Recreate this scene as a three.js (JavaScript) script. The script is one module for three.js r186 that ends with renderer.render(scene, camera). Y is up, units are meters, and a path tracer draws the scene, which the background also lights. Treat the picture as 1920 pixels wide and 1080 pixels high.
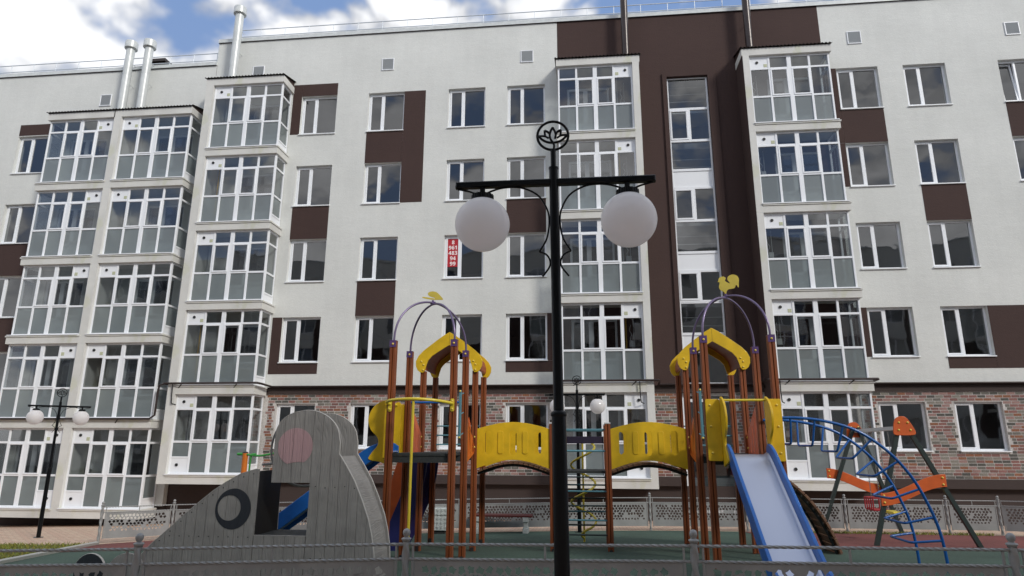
import * as THREE from 'three';
import { mergeGeometries } from 'three/addons/utils/BufferGeometryUtils.js';
import { ImprovedNoise } from 'three/addons/math/ImprovedNoise.js';

// ------------------------------------------------------------------ camera, sky, sun, exposure
const scene = new THREE.Scene();
const camera = new THREE.PerspectiveCamera(2 * Math.atan(540 / 1214.53) * 180 / Math.PI, 16 / 9, 0.1, 2000);
camera.rotation.set(0.23876, 0.10517, 0.0038, 'YXZ');
camera.position.set(0, 1.6, 22.402);
const renderer = new THREE.WebGLRenderer({ antialias: true });
renderer.toneMapping = THREE.LinearToneMapping;
renderer.toneMappingExposure = 1.3;
renderer.shadowMap.enabled = true;
renderer.setSize(1024, 576);

const noise = new ImprovedNoise();
const fbm = (x, y, z, oct) => { let s = 0, a = 0.5, f = 1; for (let i = 0; i < oct; i++) { s += a * noise.noise(x * f, y * f, z * f); a *= 0.5; f *= 2.03; } return s; };
const smooth = (a, b, x) => { const t = Math.min(1, Math.max(0, (x - a) / (b - a))); return t * t * (3 - 2 * t); };
{
  const W = 2048, H = 1024, d = new Float32Array(W * H * 4);
  for (let j = 0; j < H; j++) for (let i = 0; i < W; i++) {
    const el = Math.max(-0.02, ((j + 0.5) / H - 0.5) * Math.PI), az = ((i + 0.5) / W - 0.5) * 2 * Math.PI;
    if (((j + 0.5) / H - 0.5) * Math.PI < -0.05) { const o = (j * W + i) * 4; d[o] = d[o + 1] = d[o + 2] = 0.35; d[o + 3] = 1; continue; }
    const y = Math.sin(el), c = Math.cos(el), x = c * Math.cos(az), z = c * Math.sin(az);
    const qx = x * 6.9, qy = y * 10.35, qz = z * 6.9;
    const warp = fbm(qx * 1.2 + 55.2, qy * 1.2, qz * 1.2, 3);
    const n = fbm(qx + warp * 0.55 + 10.54, qy + 5.35, qz + warp * 0.4 + 56.87, 7);
    const cover = smooth(-0.13, 0.12, n + 0.06);
    const thick = smooth(-0.02, 0.24, n + 0.06), body = fbm(qx * 2.6 + warp + 9, qy * 2.6 + 2.2, qz * 2.6, 5);
    const hz = Math.pow(1 - Math.max(y, 0), 3);
    const blue = [0.155 + 0.16 * hz, 0.25 + 0.15 * hz, 0.46 + 0.12 * hz];
    const lum = 0.55 + 0.34 * thick + 0.34 * body;
    const cl = [lum * 0.985, lum, lum * 1.035];
    const o = (j * W + i) * 4;
    for (let q = 0; q < 3; q++) d[o + q] = blue[q] * (1 - cover) + cl[q] * cover;
    d[o + 3] = 1;
  }
  const t = new THREE.DataTexture(d, W, H, THREE.RGBAFormat, THREE.FloatType);
  t.mapping = THREE.EquirectangularReflectionMapping; t.magFilter = THREE.LinearFilter; t.needsUpdate = true;
  scene.background = t; scene.environment = t;
}
const sun = new THREE.DirectionalLight(new THREE.Color(1, 0.955, 0.88), 1.75);
sun.position.set(57, 48, 51); sun.target.position.set(0, 0, 0);
sun.castShadow = true; sun.shadow.radius = 20; sun.shadow.mapSize.set(4096, 4096);
Object.assign(sun.shadow.camera, { left: -50, right: 50, top: 50, bottom: -50, near: 1, far: 250 });
scene.add(sun, sun.target);

// ------------------------------------------------------------------ helpers
let seed = 7;
const rnd = () => { seed = (seed * 1664525 + 1013904223) >>> 0; return seed / 4294967296; };
const rr = (a, b) => a + (b - a) * rnd();
const V3 = (x, y, z) => new THREE.Vector3(x, y, z);
const lin = (r, g, b) => new THREE.Color().setRGB(r, g, b);
const taken = {};
const numbered = (n) => { const k = taken[n] = (taken[n] ?? -1) + 1; return k ? n + '_' + String(k).padStart(3, '0') : n; };
function mesh(name, geo, mat, parent) {
  const m = new THREE.Mesh(geo, mat); m.name = name; m.castShadow = m.receiveShadow = true; parent.add(m); return m;
}
function grp(name, parent, x = 0, y = 0, z = 0) { const g = new THREE.Group(); g.name = name; g.position.set(x, y, z); parent.add(g); return g; }
function tag(o, label, category, group, kind) { o.userData.label = label; if (category) o.userData.category = category; if (group) o.userData.group = group; if (kind) o.userData.kind = kind; return o; }
function thing(name, label, category, [x, y, z] = [0, 0, 0], turn = 0, group) { const g = grp(numbered(name), scene, x, y, z); g.rotation.y = turn; return tag(g, label, category, group); }
function structure(name, geo, mat, label) { const m = mesh(numbered(name), geo, mat, scene); m.userData.kind = 'structure'; if (label) m.userData.label = label; return m; }
// metre-scaled uv on any geometry, by the way each face points
function metric(g) {
  if (g.index) g = g.toNonIndexed();
  const p = g.attributes.position, n = g.attributes.normal, uv = new Float32Array(p.count * 2);
  for (let i = 0; i < p.count; i++) {
    const ax = Math.abs(n.getX(i)), ay = Math.abs(n.getY(i)), az = Math.abs(n.getZ(i));
    const [u, v] = ax > ay && ax > az ? [p.getZ(i), p.getY(i)] : ay > az ? [p.getX(i), p.getZ(i)] : [p.getX(i), p.getY(i)];
    uv[2 * i] = u; uv[2 * i + 1] = v;
  }
  g.setAttribute('uv', new THREE.BufferAttribute(uv, 2));
  return g;
}
const flat = (g) => { const h = g.index ? g.toNonIndexed() : g; if (!h.attributes.uv) h.setAttribute('uv', new THREE.BufferAttribute(new Float32Array(h.attributes.position.count * 2), 2)); return h; };
const merge = (a) => { const l = a.flat().map(flat); return l.length === 1 ? l[0] : mergeGeometries(l); };
// box between two corners
const bx = (x0, x1, y0, y1, z0, z1) => metric(new THREE.BoxGeometry(x1 - x0, y1 - y0, z1 - z0).translate((x0 + x1) / 2, (y0 + y1) / 2, (z0 + z1) / 2));
// box with a small chamfer on all edges along z (extruded), depth along z
function chamfer(x0, x1, y0, y1, z0, z1, c) {
  const s = new THREE.Shape(); c = Math.min(c, (x1 - x0) / 3, (y1 - y0) / 3, (z1 - z0) / 3);
  s.moveTo(x0 + c, y0 + c); s.lineTo(x1 - c, y0 + c); s.lineTo(x1 - c, y1 - c); s.lineTo(x0 + c, y1 - c); s.closePath();
  return metric(new THREE.ExtrudeGeometry(s, { depth: z1 - z0 - 2 * c, bevelEnabled: true, bevelThickness: c, bevelSize: c, bevelSegments: 1 }).translate(0, 0, z0 + c));
}
function bar(a, b, r, n = 8, r2 = r) { // round bar between two points
  const A = V3(...a), B = V3(...b), d = B.clone().sub(A), g = new THREE.CylinderGeometry(r2, r, d.length(), n);
  g.applyQuaternion(new THREE.Quaternion().setFromUnitVectors(V3(0, 1, 0), d.clone().normalize())).translate(...A.add(B).multiplyScalar(0.5).toArray());
  return g;
}
function beam(a, b, w, h) { // square bar between two points
  const A = V3(...a), B = V3(...b), d = B.clone().sub(A), g = new THREE.BoxGeometry(w, d.length(), h);
  g.applyQuaternion(new THREE.Quaternion().setFromUnitVectors(V3(0, 1, 0), d.clone().normalize())).translate(...A.add(B).multiplyScalar(0.5).toArray());
  return metric(g);
}
const tube = (pts, r, seg = 40, n = 8, closed = false, tension = 0.5) => new THREE.TubeGeometry(new THREE.CatmullRomCurve3(pts.map((p) => V3(...p)), closed, 'catmullrom', tension), seg, r, n, closed);
const ball = (r, x, y, z, w = 16, h = 12) => new THREE.SphereGeometry(r, w, h).translate(x, y, z);
const shapeOf = (pts) => { const s = new THREE.Shape(); pts.forEach((p, i) => (i ? s.lineTo(...p) : s.moveTo(...p))); s.closePath(); return s; };
function smoothShape(pts, n = 60) { return new THREE.Shape(new THREE.CatmullRomCurve3(pts.map((p) => V3(p[0], p[1], 0)), true, 'catmullrom', 0.5).getPoints(n).slice(0, -1).map((p) => new THREE.Vector2(p.x, p.y))); }
const plate = (s, d, bev = 0.004) => new THREE.ExtrudeGeometry(s, { depth: Math.max(0.001, d - 2 * bev), bevelEnabled: bev > 0, bevelThickness: bev, bevelSize: bev, bevelOffset: -bev, bevelSegments: 2, curveSegments: 12 }).translate(0, 0, bev);
const rrect = (x0, x1, y0, y1, r) => { const s = new THREE.Shape(); s.moveTo(x0 + r, y0); s.lineTo(x1 - r, y0); s.quadraticCurveTo(x1, y0, x1, y0 + r); s.lineTo(x1, y1 - r); s.quadraticCurveTo(x1, y1, x1 - r, y1); s.lineTo(x0 + r, y1); s.quadraticCurveTo(x0, y1, x0, y1 - r); s.lineTo(x0, y0 + r); s.quadraticCurveTo(x0, y0, x0 + r, y0); return s; };
const rectPath = (x0, x1, y0, y1) => { const p = new THREE.Path(); p.moveTo(x0, y0); p.lineTo(x0, y1); p.lineTo(x1, y1); p.lineTo(x1, y0); p.closePath(); return p; };

// ------------------------------------------------------------------ textures (tileable value noise)
const hash = (x, y, s) => { let h = (x * 374761393 + y * 668265263 + s * 974634777) | 0; h = Math.imul(h ^ (h >>> 13), 1274126177); return ((h ^ (h >>> 16)) >>> 0) / 4294967296; };
function vn(u, v, px, py, s) { // period px, py
  const x = u * px, y = v * py, i = Math.floor(x), j = Math.floor(y), f = x - i, g = y - j, a = f * f * (3 - 2 * f), b = g * g * (3 - 2 * g);
  const h = (k, l) => hash(((i + k) % px + px) % px, ((j + l) % py + py) % py, s);
  return (h(0, 0) * (1 - a) + h(1, 0) * a) * (1 - b) + (h(0, 1) * (1 - a) + h(1, 1) * a) * b;
}
const fn = (u, v, px, py, s, o) => { let r = 0, a = 0.5, t = 0; for (let k = 0; k < o; k++) { r += a * vn(u, v, px << k, py << k, s + k); t += a; a *= 0.55; } return r / t; };
function tex(n, f, color, rep = [1, 1]) {
  const d = new Uint8Array(n * n * 4);
  for (let j = 0; j < n; j++) for (let i = 0; i < n; i++) { const c = f(i / n, j / n), o = (j * n + i) * 4; for (let k = 0; k < 3; k++) d[o + k] = Math.max(0, Math.min(255, 255 * (c.length ? c[k] : c))); d[o + 3] = 255; }
  const t = new THREE.DataTexture(d, n, n); t.wrapS = t.wrapT = THREE.RepeatWrapping; t.magFilter = THREE.LinearFilter; t.repeat.set(...rep);
  if (color) t.colorSpace = THREE.SRGBColorSpace; t.needsUpdate = true; return t;
}
const re = (t, x, y) => { const c = t.clone(); c.repeat.set(x, y); c.needsUpdate = true; return c; };
const T = {};
T.plasterC = tex(512, (u, v) => { const n = fn(u, v, 3, 5, 1, 6), s = fn(u, v, 24, 3, 9, 4), g = fn(u, v, 96, 96, 20, 2); const k = 0.90 + 0.075 * n + 0.03 * s + 0.03 * g; return [k, k, k * 0.995]; }, true, [1 / 5, 1 / 5]);
T.plasterB = tex(512, (u, v) => 0.55 * fn(u, v, 6, 26, 3, 5) + 0.45 * fn(u, v, 130, 130, 5, 2), false, [1 / 3, 1 / 3]);
T.creamC = tex(512, (u, v) => { const n = fn(u, v, 4, 4, 31, 6), m = smooth(0.56, 0.74, fn(u, v, 9, 5, 44, 5)); const k = 0.88 + 0.11 * n; return [k * (1 - 0.03 * m), k * (1 - 0.025 * m), k * (1 - 0.07 * m)]; }, true, [1 / 3, 1 / 3]);
T.woodC = tex(512, (u, v) => { const w = fn(u, v, 40, 2, 7, 4), f = fn(u, v, 160, 6, 13, 3), l = fn(u, v, 6, 3, 17, 3); const k = 0.52 + 0.42 * w + 0.18 * f - 0.14 * l; return [k, k * (0.86 + 0.16 * w), k * (0.8 + 0.2 * f)]; }, true, [1.6, 0.6]);
T.woodB = tex(512, (u, v) => 0.5 * fn(u, v, 60, 2, 7, 4) + 0.5 * fn(u, v, 160, 5, 13, 3), false, [1.6, 0.6]);
T.grainB = tex(1024, (u, v) => { const q = fn(u, v, 5, 3, 23, 4), r = fn(u + 0.05 * q, v, 64, 2, 21, 3), s = Math.pow(Math.abs(Math.sin((u * 17 + 5.5 * q + 3.2 * fn(u, v, 7, 2, 25, 3)) * Math.PI)), 0.6); return 0.45 * s + 0.38 * r + 0.17 * fn(u, v, 160, 7, 27, 2); }, false, [1.2, 0.36]);
T.speck = tex(512, (u, v) => { const g = fn(u, v, 180, 180, 40, 2), n = fn(u, v, 5, 5, 42, 5); const k = 0.76 + 0.24 * n + 0.26 * (g - 0.5); return [k, k, k]; }, true, [1 / 4, 1 / 4]);
T.rubber = tex(1024, (u, v) => { const g = fn(u, v, 300, 300, 140, 2), n = fn(u, v, 4, 4, 142, 5), w = fn(u, v, 3, 14, 148, 4), f = hash(Math.floor(u * 420), Math.floor(v * 420), 145); const k = 0.70 + 0.24 * n + 0.30 * (g - 0.5) + 0.08 * (w - 0.5) + (f > 0.9955 ? 0.35 : 0); return [k, k, k]; }, true, [1 / 5, 1 / 5]);
T.speckB = tex(512, (u, v) => fn(u, v, 128, 128, 47, 2), false, [1 / 2.5, 1 / 2.5]);
T.metalN = tex(256, (u, v) => { const k = 0.84 + 0.16 * fn(u, v, 6, 6, 51, 5); return [k, k, k]; }, true, [1, 1]);
T.wave = tex(256, (u, v) => fn(u, v, 2, 2, 61, 3), false, [0.55, 0.55]);
T.paver = tex(512, (u, v) => { const r = Math.floor(v * 10), o = (r % 2) * 0.5, x = u * 5 + o, c = Math.floor(x), fx = x - c, fy = v * 10 - r, e = fx < 0.05 || fy < 0.09 ? 0.62 : 1, h = hash(c % 5, r, 70), n = 0.88 + 0.2 * fn(u, v, 60, 60, 71, 3); return h < 0.5 ? [0.90 * e * n, 0.82 * e * n, 0.74 * e * n] : [0.86 * e * n, 0.74 * e * n, 0.67 * e * n]; }, true, [1, 1]);
T.rosette = tex(512, (u, v) => { const x = u * 4, y = v * 4, i = Math.floor(x), j = Math.floor(y), a = x - i - 0.5, b = y - j - 0.5, r = Math.hypot(a, b), t = Math.atan2(b, a) + ((i + j) % 2 ? 1 : -1) * r * 7; return 0.5 + 0.5 * Math.sin(t * 3) * smooth(0.62, 0.05, r); }, false, [2.4, 2.4]);
T.granite = tex(256, (u, v) => { const k = 0.74 + 0.22 * fn(u, v, 90, 90, 81, 2) + 0.08 * fn(u, v, 4, 4, 83, 3); return [k, k * 1.01, k]; }, true, [2, 2]);

// ------------------------------------------------------------------ materials
const std = (c, o = {}) => new THREE.MeshStandardMaterial({ color: lin(...c), roughness: 0.6, ...o });
const M = {};
M.white = std([0.715, 0.725, 0.705], { roughness: 0.93, map: T.plasterC, bumpMap: T.plasterB, bumpScale: 0.007 });
M.brown = std([0.058, 0.032, 0.028], { roughness: 0.9, map: T.plasterC, bumpMap: T.plasterB, bumpScale: 0.006 });
M.cream = std([0.745, 0.74, 0.705], { roughness: 0.9, map: T.creamC, bumpMap: T.plasterB, bumpScale: 0.006 });
M.plinth = std([0.050, 0.034, 0.031], { roughness: 0.85, map: T.plasterC });
M.pvc = std([0.84, 0.86, 0.89], { roughness: 0.32 });
M.sill = std([0.80, 0.82, 0.84], { roughness: 0.4 });
M.seal = std([0.02, 0.02, 0.02], { roughness: 0.8 });
M.black = std([0.012, 0.012, 0.013], { roughness: 0.6 });
M.sticker = std([0.50, 0.52, 0.36], { roughness: 0.7 });
M.glass = [0, 1, 2, 3].map((k) => { const w = re(T.wave, 0.55, 0.55); w.offset.set(k * 0.27, k * 0.41); return new THREE.MeshPhysicalMaterial({ color: lin(0.56, 0.59, 0.60), transmission: 1, thickness: 0, roughness: 0.015, ior: 2.05, bumpMap: w, bumpScale: 0.0022 + 0.001 * k, side: THREE.DoubleSide }); });
M.frost = [0, 1, 2].map((k) => new THREE.MeshPhysicalMaterial({ color: lin(0.30 + 0.025 * k, 0.345 + 0.025 * k, 0.355 + 0.02 * k), transmission: 0.55, thickness: 0, roughness: 0.22, ior: 1.7, side: THREE.DoubleSide }));
M.room = std([0.40, 0.40, 0.41], { roughness: 0.95, map: T.plasterC });
M.roofSheet = std([0.035, 0.026, 0.022], { roughness: 0.45, metalness: 0.2 });
M.whiteMetal = std([0.74, 0.77, 0.76], { roughness: 0.35, metalness: 0.1, map: T.metalN });
M.brownMetal = std([0.045, 0.03, 0.027], { roughness: 0.3, metalness: 0.15, map: T.metalN });
M.galv = std([0.62, 0.66, 0.70], { roughness: 0.4, metalness: 0.4 });
M.grille = std([0.52, 0.55, 0.57], { roughness: 0.5 });
M.gas = std([0.62, 0.36, 0.02], { roughness: 0.5 });
M.meter = std([0.55, 0.56, 0.56], { roughness: 0.4 });
M.mortar = std([0.68, 0.65, 0.62], { roughness: 0.95, map: T.speck });
M.bricks = [[0.32, 0.155, 0.135], [0.30, 0.275, 0.235], [0.115, 0.11, 0.098], [0.32, 0.14, 0.08], [0.40, 0.25, 0.225], [0.20, 0.185, 0.16], [0.26, 0.13, 0.115]].map((c) => std(c, { roughness: 0.9, map: T.speck, bumpMap: T.speckB, bumpScale: 0.003 }));
M.brickMass = new THREE.MeshStandardMaterial({ vertexColors: true, roughness: 0.9, map: T.speck, bumpMap: T.speckB, bumpScale: 0.003 });
M.lamp = new THREE.MeshPhysicalMaterial({ color: lin(0.004, 0.005, 0.006), roughness: 0.3, ior: 1.45, specularIntensity: 0.45 });
M.globe = new THREE.MeshPhysicalMaterial({ color: lin(0.95, 0.93, 0.93), roughness: 0.95, transmission: 0.55, thickness: 0, clearcoat: 1, clearcoatRoughness: 0.02, ior: 1.5 });
M.fence = std([0.36, 0.365, 0.36], { roughness: 0.45, metalness: 0.15, map: T.metalN, bumpMap: T.speckB, bumpScale: 0.001 });
M.wood = std([0.42, 0.125, 0.036], { roughness: 0.5, map: T.woodC, bumpMap: T.woodB, bumpScale: 0.0015 });
M.darkWood = std([0.30, 0.17, 0.105], { roughness: 0.6, map: T.woodC, bumpMap: T.woodB, bumpScale: 0.002 });
const hdpe = (c, r = 0.42) => new THREE.MeshPhysicalMaterial({ color: lin(...c), roughness: r, map: T.metalN, bumpMap: T.speckB, bumpScale: 0.0006 });
M.yellow = hdpe([0.84, 0.54, 0.015]); M.orange = hdpe([0.70, 0.125, 0.022]); M.salmon = hdpe([0.72, 0.165, 0.07]);
M.blue = hdpe([0.012, 0.14, 0.50], 0.35); M.blueTube = hdpe([0.012, 0.125, 0.44], 0.25); M.navy = hdpe([0.022, 0.025, 0.13]); M.headBoard = hdpe([0.03, 0.022, 0.05]);
M.purple = hdpe([0.125, 0.07, 0.21], 0.3); M.hoop = std([0.16, 0.125, 0.22], { roughness: 0.28, metalness: 0.35 }); M.yellowTube = hdpe([0.82, 0.64, 0.05], 0.3); M.teal = hdpe([0.12, 0.30, 0.36], 0.35);
M.roofBoard = hdpe([0.36, 0.085, 0.035], 0.5); M.deck = std([0.035, 0.04, 0.04], { roughness: 0.7, map: T.speck }); M.cap = std([0.75, 0.56, 0.10], { roughness: 0.35 });
M.steel = std([0.72, 0.74, 0.80], { roughness: 0.3, metalness: 0.9 });
M.slideBed = std([0.45, 0.49, 0.60], { roughness: 0.3, metalness: 0.5 });
M.darkGreen = std([0.022, 0.034, 0.032], { roughness: 0.4 });
M.chain = std([0.25, 0.25, 0.25], { roughness: 0.4, metalness: 0.8 });
M.red = hdpe([0.42, 0.02, 0.03]); M.birdY = hdpe([0.66, 0.52, 0.07], 0.5);
M.mouse = std([0.335, 0.32, 0.30], { roughness: 0.62, bumpMap: T.grainB, bumpScale: 0.010, map: T.metalN });
M.mousePink = std([0.46, 0.29, 0.30], { roughness: 0.62, bumpMap: T.grainB, bumpScale: 0.010 });
M.mouseDark = std([0.022, 0.026, 0.034], { roughness: 0.5, bumpMap: T.grainB, bumpScale: 0.006 });
M.mouseEdge = std([0.46, 0.44, 0.41], { roughness: 0.7 });
M.rubberGreen = std([0.075, 0.13, 0.097], { roughness: 0.9, map: T.rubber, bumpMap: T.speckB, bumpScale: 0.004 });
M.rubberRed = std([0.25, 0.075, 0.065], { roughness: 0.9, map: T.rubber, bumpMap: T.speckB, bumpScale: 0.004 });
M.paving = std([0.80, 0.75, 0.70], { roughness: 0.9, map: T.paver, bumpMap: T.speckB, bumpScale: 0.003 });
M.soil = std([0.13, 0.12, 0.06], { roughness: 1, map: T.speck });
M.asphalt = std([0.075, 0.075, 0.075], { roughness: 0.95, map: T.speck });
M.kerb = std([0.52, 0.51, 0.48], { roughness: 0.9, map: T.granite });
M.stone = std([0.58, 0.60, 0.59], { roughness: 0.75, map: T.granite });
M.rosette = std([0.62, 0.65, 0.64], { roughness: 0.7, map: T.granite, bumpMap: T.rosette, bumpScale: 0.03 });
M.benchWood = std([0.17, 0.035, 0.035], { roughness: 0.45, map: T.woodC });
M.green = hdpe([0.05, 0.33, 0.06]); M.orangePost = hdpe([0.72, 0.19, 0.02]);
M.grass = new THREE.MeshStandardMaterial({ color: lin(0.20, 0.23, 0.05), roughness: 0.9, side: THREE.DoubleSide });

// ------------------------------------------------------------------ ground
const gh = (x, z) => { const X = Math.max(-40, Math.min(40, x)), Z = Math.max(-10, Math.min(30, z)); return 0.043 * (Z - 17.85) + 0.0125 * (X - Math.sqrt(X * X + 9)) + 0.0375; };
function sheet(poly, up, step = 0.8) { // polygon on the ground, [x, z] points, draped over the slope
  const sh = shapeOf(poly.map(([x, z]) => [x, -z])), xs = poly.map((p) => p[0]), zs = poly.map((p) => p[1]);
  let g = new THREE.ShapeGeometry(sh);
  const tri = [], p = g.attributes.position, ix = g.index.array;
  const P = (i) => [p.getX(i), p.getY(i)];
  const split = (a, b, c) => {
    const d = (m, n) => Math.hypot(m[0] - n[0], m[1] - n[1]), l = [d(a, b), d(b, c), d(c, a)], k = l.indexOf(Math.max(...l));
    if (l[k] < step) return tri.push(a, b, c);
    const [q, r, s] = k === 0 ? [a, b, c] : k === 1 ? [b, c, a] : [c, a, b], m = [(q[0] + r[0]) / 2, (q[1] + r[1]) / 2];
    split(q, m, s); split(m, r, s);
  };
  for (let i = 0; i < ix.length; i += 3) split(P(ix[i]), P(ix[i + 1]), P(ix[i + 2]));
  const pos = [], uv = []; for (const [x, my] of tri) { pos.push(x, gh(x, -my) + up, -my); uv.push(x, my); }
  g = new THREE.BufferGeometry(); g.setAttribute('position', new THREE.Float32BufferAttribute(pos, 3)); g.setAttribute('uv', new THREE.Float32BufferAttribute(uv, 2)); g.computeVertexNormals();
  return g;
}
{
  const xs = [-600, -200, -80], zs = [-600, -200, -60]; for (let x = -44; x <= 44; x += 2) xs.push(x); xs.push(80, 200, 600); for (let z = -12; z <= 34; z += 2) zs.push(z); zs.push(60, 200, 600);
  const pos = [], uv = [], idx = [];
  for (const z of zs) for (const x of xs) { pos.push(x, gh(x, z) - 0.03, z); uv.push(x, z); }
  const n = xs.length; for (let j = 0; j + 1 < zs.length; j++) for (let i = 0; i + 1 < n; i++) { const a = j * n + i; idx.push(a, a + n, a + 1, a + 1, a + n, a + n + 1); }
  const g = new THREE.BufferGeometry(); g.setAttribute('position', new THREE.Float32BufferAttribute(pos, 3)); g.setAttribute('uv', new THREE.Float32BufferAttribute(uv, 2)); g.setIndex(idx); g.computeVertexNormals();
  structure('ground', g, M.asphalt, 'grey asphalt ground around the buildings');
}
structure('pavement', sheet([[-34, -0.28], [30, -0.28], [30, 3.1], [12.9, 4.5], [10.7, 3.7], [1.8, 3.75], [-6.2, 5.0], [-10.4, 5.85], [-11.5, 7.15], [-15.5, 7.1], [-34, 6.85]], 0), M.paving, 'pinkish beige paving between building and playground fence');
structure('pavement', sheet([[-20, 17.0], [20, 17.0], [20, 30], [-20, 30]], 0), M.paving, 'paving in front of the near fence');
structure('playground_surface', sheet([[-10.95, 9.3], [-11.4, 7.25], [-10.5, 6.0], [-6.2, 5.0], [1.8, 3.75], [10.7, 3.7], [13, 4.9], [16, 9], [16, 17], [-9.6, 17], [-10.3, 12]], 0.002), M.rubberGreen, 'dark green rubber playground surface');
structure('playground_surface', sheet([[4.2, 3.9], [10.6, 3.85], [13, 5.0], [14.5, 7.6], [9, 7.15], [6.2, 7.3], [4.9, 7.7], [4.3, 6.2]], 0.008), M.rubberRed, 'dark red rubber patch under the swing');
structure('playground_surface', sheet([[-11.38, 7.3], [-10.5, 6.05], [-7.0, 5.3], [-7.4, 8.1], [-9.2, 8.35], [-11.05, 8.85]], 0.008), M.rubberRed, 'brick red rubber patch by the left fence panel');
structure('lawn', sheet([[-30, 6.9], [-15, 7.15], [-11.48, 7.2], [-11.0, 9.3], [-10.4, 12], [-9.7, 17], [-30, 17]], 0.01), M.soil, 'strip of short grass left of the playground');
{
  const k = [[-11.43, 7.22], [-11.2, 8.3], [-10.97, 9.3], [-10.35, 12], [-9.65, 17]];
  structure('kerb', merge(k.slice(0, -1).map((a, i) => { const b = k[i + 1]; return beam([a[0], gh(...a) + 0.02, a[1]], [b[0], gh(...b) + 0.02, b[1]], 0.08, 0.10); })), M.kerb, 'pale concrete kerb between grass and rubber');
}
{
  const blade = new THREE.BufferGeometry(); blade.setAttribute('position', new THREE.Float32BufferAttribute([-0.006, 0, 0, 0.006, 0, 0, 0.002, 0.5, 0.05, 0.002, 0.5, 0.05, 0.006, 0, 0, 0.012, 1, 0.2], 3)); blade.computeVertexNormals();
  const N = 15000, im = new THREE.InstancedMesh(blade, M.grass, N), o = new THREE.Object3D(); im.name = 'grass';
  for (let i = 0; i < N; i++) {
    let x, z; if (i < 13500) { x = rr(-20, -11.0); z = rr(7.25, 11.2); if (x > -11.5 + (z - 7.2) * 0.22) x -= 2.2; } else { x = rr(4.4, 10.3); z = 3.8 + rnd() * rnd() * 0.35; }
    o.position.set(x, gh(x, z) + 0.004, z); o.rotation.set(rr(-0.5, 0.5), rr(0, 6.3), rr(-0.5, 0.5)); const s = rr(0.04, 0.10) * (i < 13500 ? 1 : 0.9); o.scale.set(1.2, s, 0.25); o.updateMatrix();
    im.setMatrixAt(i, o.matrix); const q = rr(0.55, 1.25), y = rnd(); im.setColorAt(i, lin(q * (0.8 + 0.6 * y), q, q * 0.8));
  }
  im.castShadow = im.receiveShadow = true; scene.add(im); tag(im, 'short yellowish green grass on the lawn and along the fence', 'grass', null, 'stuff');
}

// ------------------------------------------------------------------ building parts
const cache = {};
const once = (k, f) => (cache[k] ??= f());
const planeAt = (x0, x1, y0, y1) => once(['p', x0, x1, y0, y1].map((v) => (typeof v === 'number' ? v.toFixed(3) : v)).join(), () => {
  const g = new THREE.PlaneGeometry(x1 - x0, y1 - y0), uv = g.attributes.uv; for (let i = 0; i < uv.count; i++) uv.setXY(i, uv.getX(i) * (x1 - x0), uv.getY(i) * (y1 - y0)); return g;
});
function pane(parent, x0, x1, y0, y1, z, mat, turn = 0) {
  const m = mesh('pane', planeAt(x0, x1, y0, y1), mat ?? M.glass[Math.floor(rnd() * 4)], parent); m.position.set((x0 + x1) / 2, (y0 + y1) / 2, z);
  m.rotation.set(rr(-0.006, 0.006), turn + rr(-0.006, 0.006), 0); return m;
}
const ring = (x0, x1, y0, y1, t, z0, z1) => [chamfer(x0, x1, y0, y0 + t, z0, z1, 0.006), chamfer(x0, x1, y1 - t, y1, z0, z1, 0.006), chamfer(x0, x0 + t, y0 + t, y1 - t, z0, z1 - 0.001, 0.006), chamfer(x1 - t, x1, y0 + t, y1 - t, z0, z1 - 0.001, 0.006)];
const WINW = 1.456, WINH = 1.66;
function addWindow(parent, X, Y, h = WINH, wall = 0, tilt = false) {
  const w = WINW, g = grp('window', parent, X, Y, wall), zf = -0.20, xm = w * 0.405;
  const geo = once('wf' + h, () => merge([...ring(0, w, 0, h, 0.065, zf, zf + 0.07), chamfer(xm - 0.03, xm + 0.045, 0.065, h - 0.065, zf, zf + 0.075, 0.006)]));
  const sashGeo = once('ws' + h, () => merge(ring(0, xm - 0.09, 0, h - 0.12, 0.055, -0.02, 0.035)));
  mesh('frame', geo, M.pvc, g);
  const s = grp('sash', g, 0.06, 0.06, zf + 0.05); mesh('sash_frame', sashGeo, M.pvc, s); pane(s, 0.05, xm - 0.14, 0.05, h - 0.17, 0.005);
  if (tilt) s.rotation.x = -0.075, s.position.z -= 0.02;
  pane(g, xm + 0.04, w - 0.06, 0.06, h - 0.06, zf + 0.035);
  mesh('sill', once('sill', () => chamfer(-0.02, w + 0.02, -0.034, 0.004, -0.2, 0.055, 0.004)), M.sill, g);
  return g;
}
const FH = 2.70, BD = 0.9;
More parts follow.
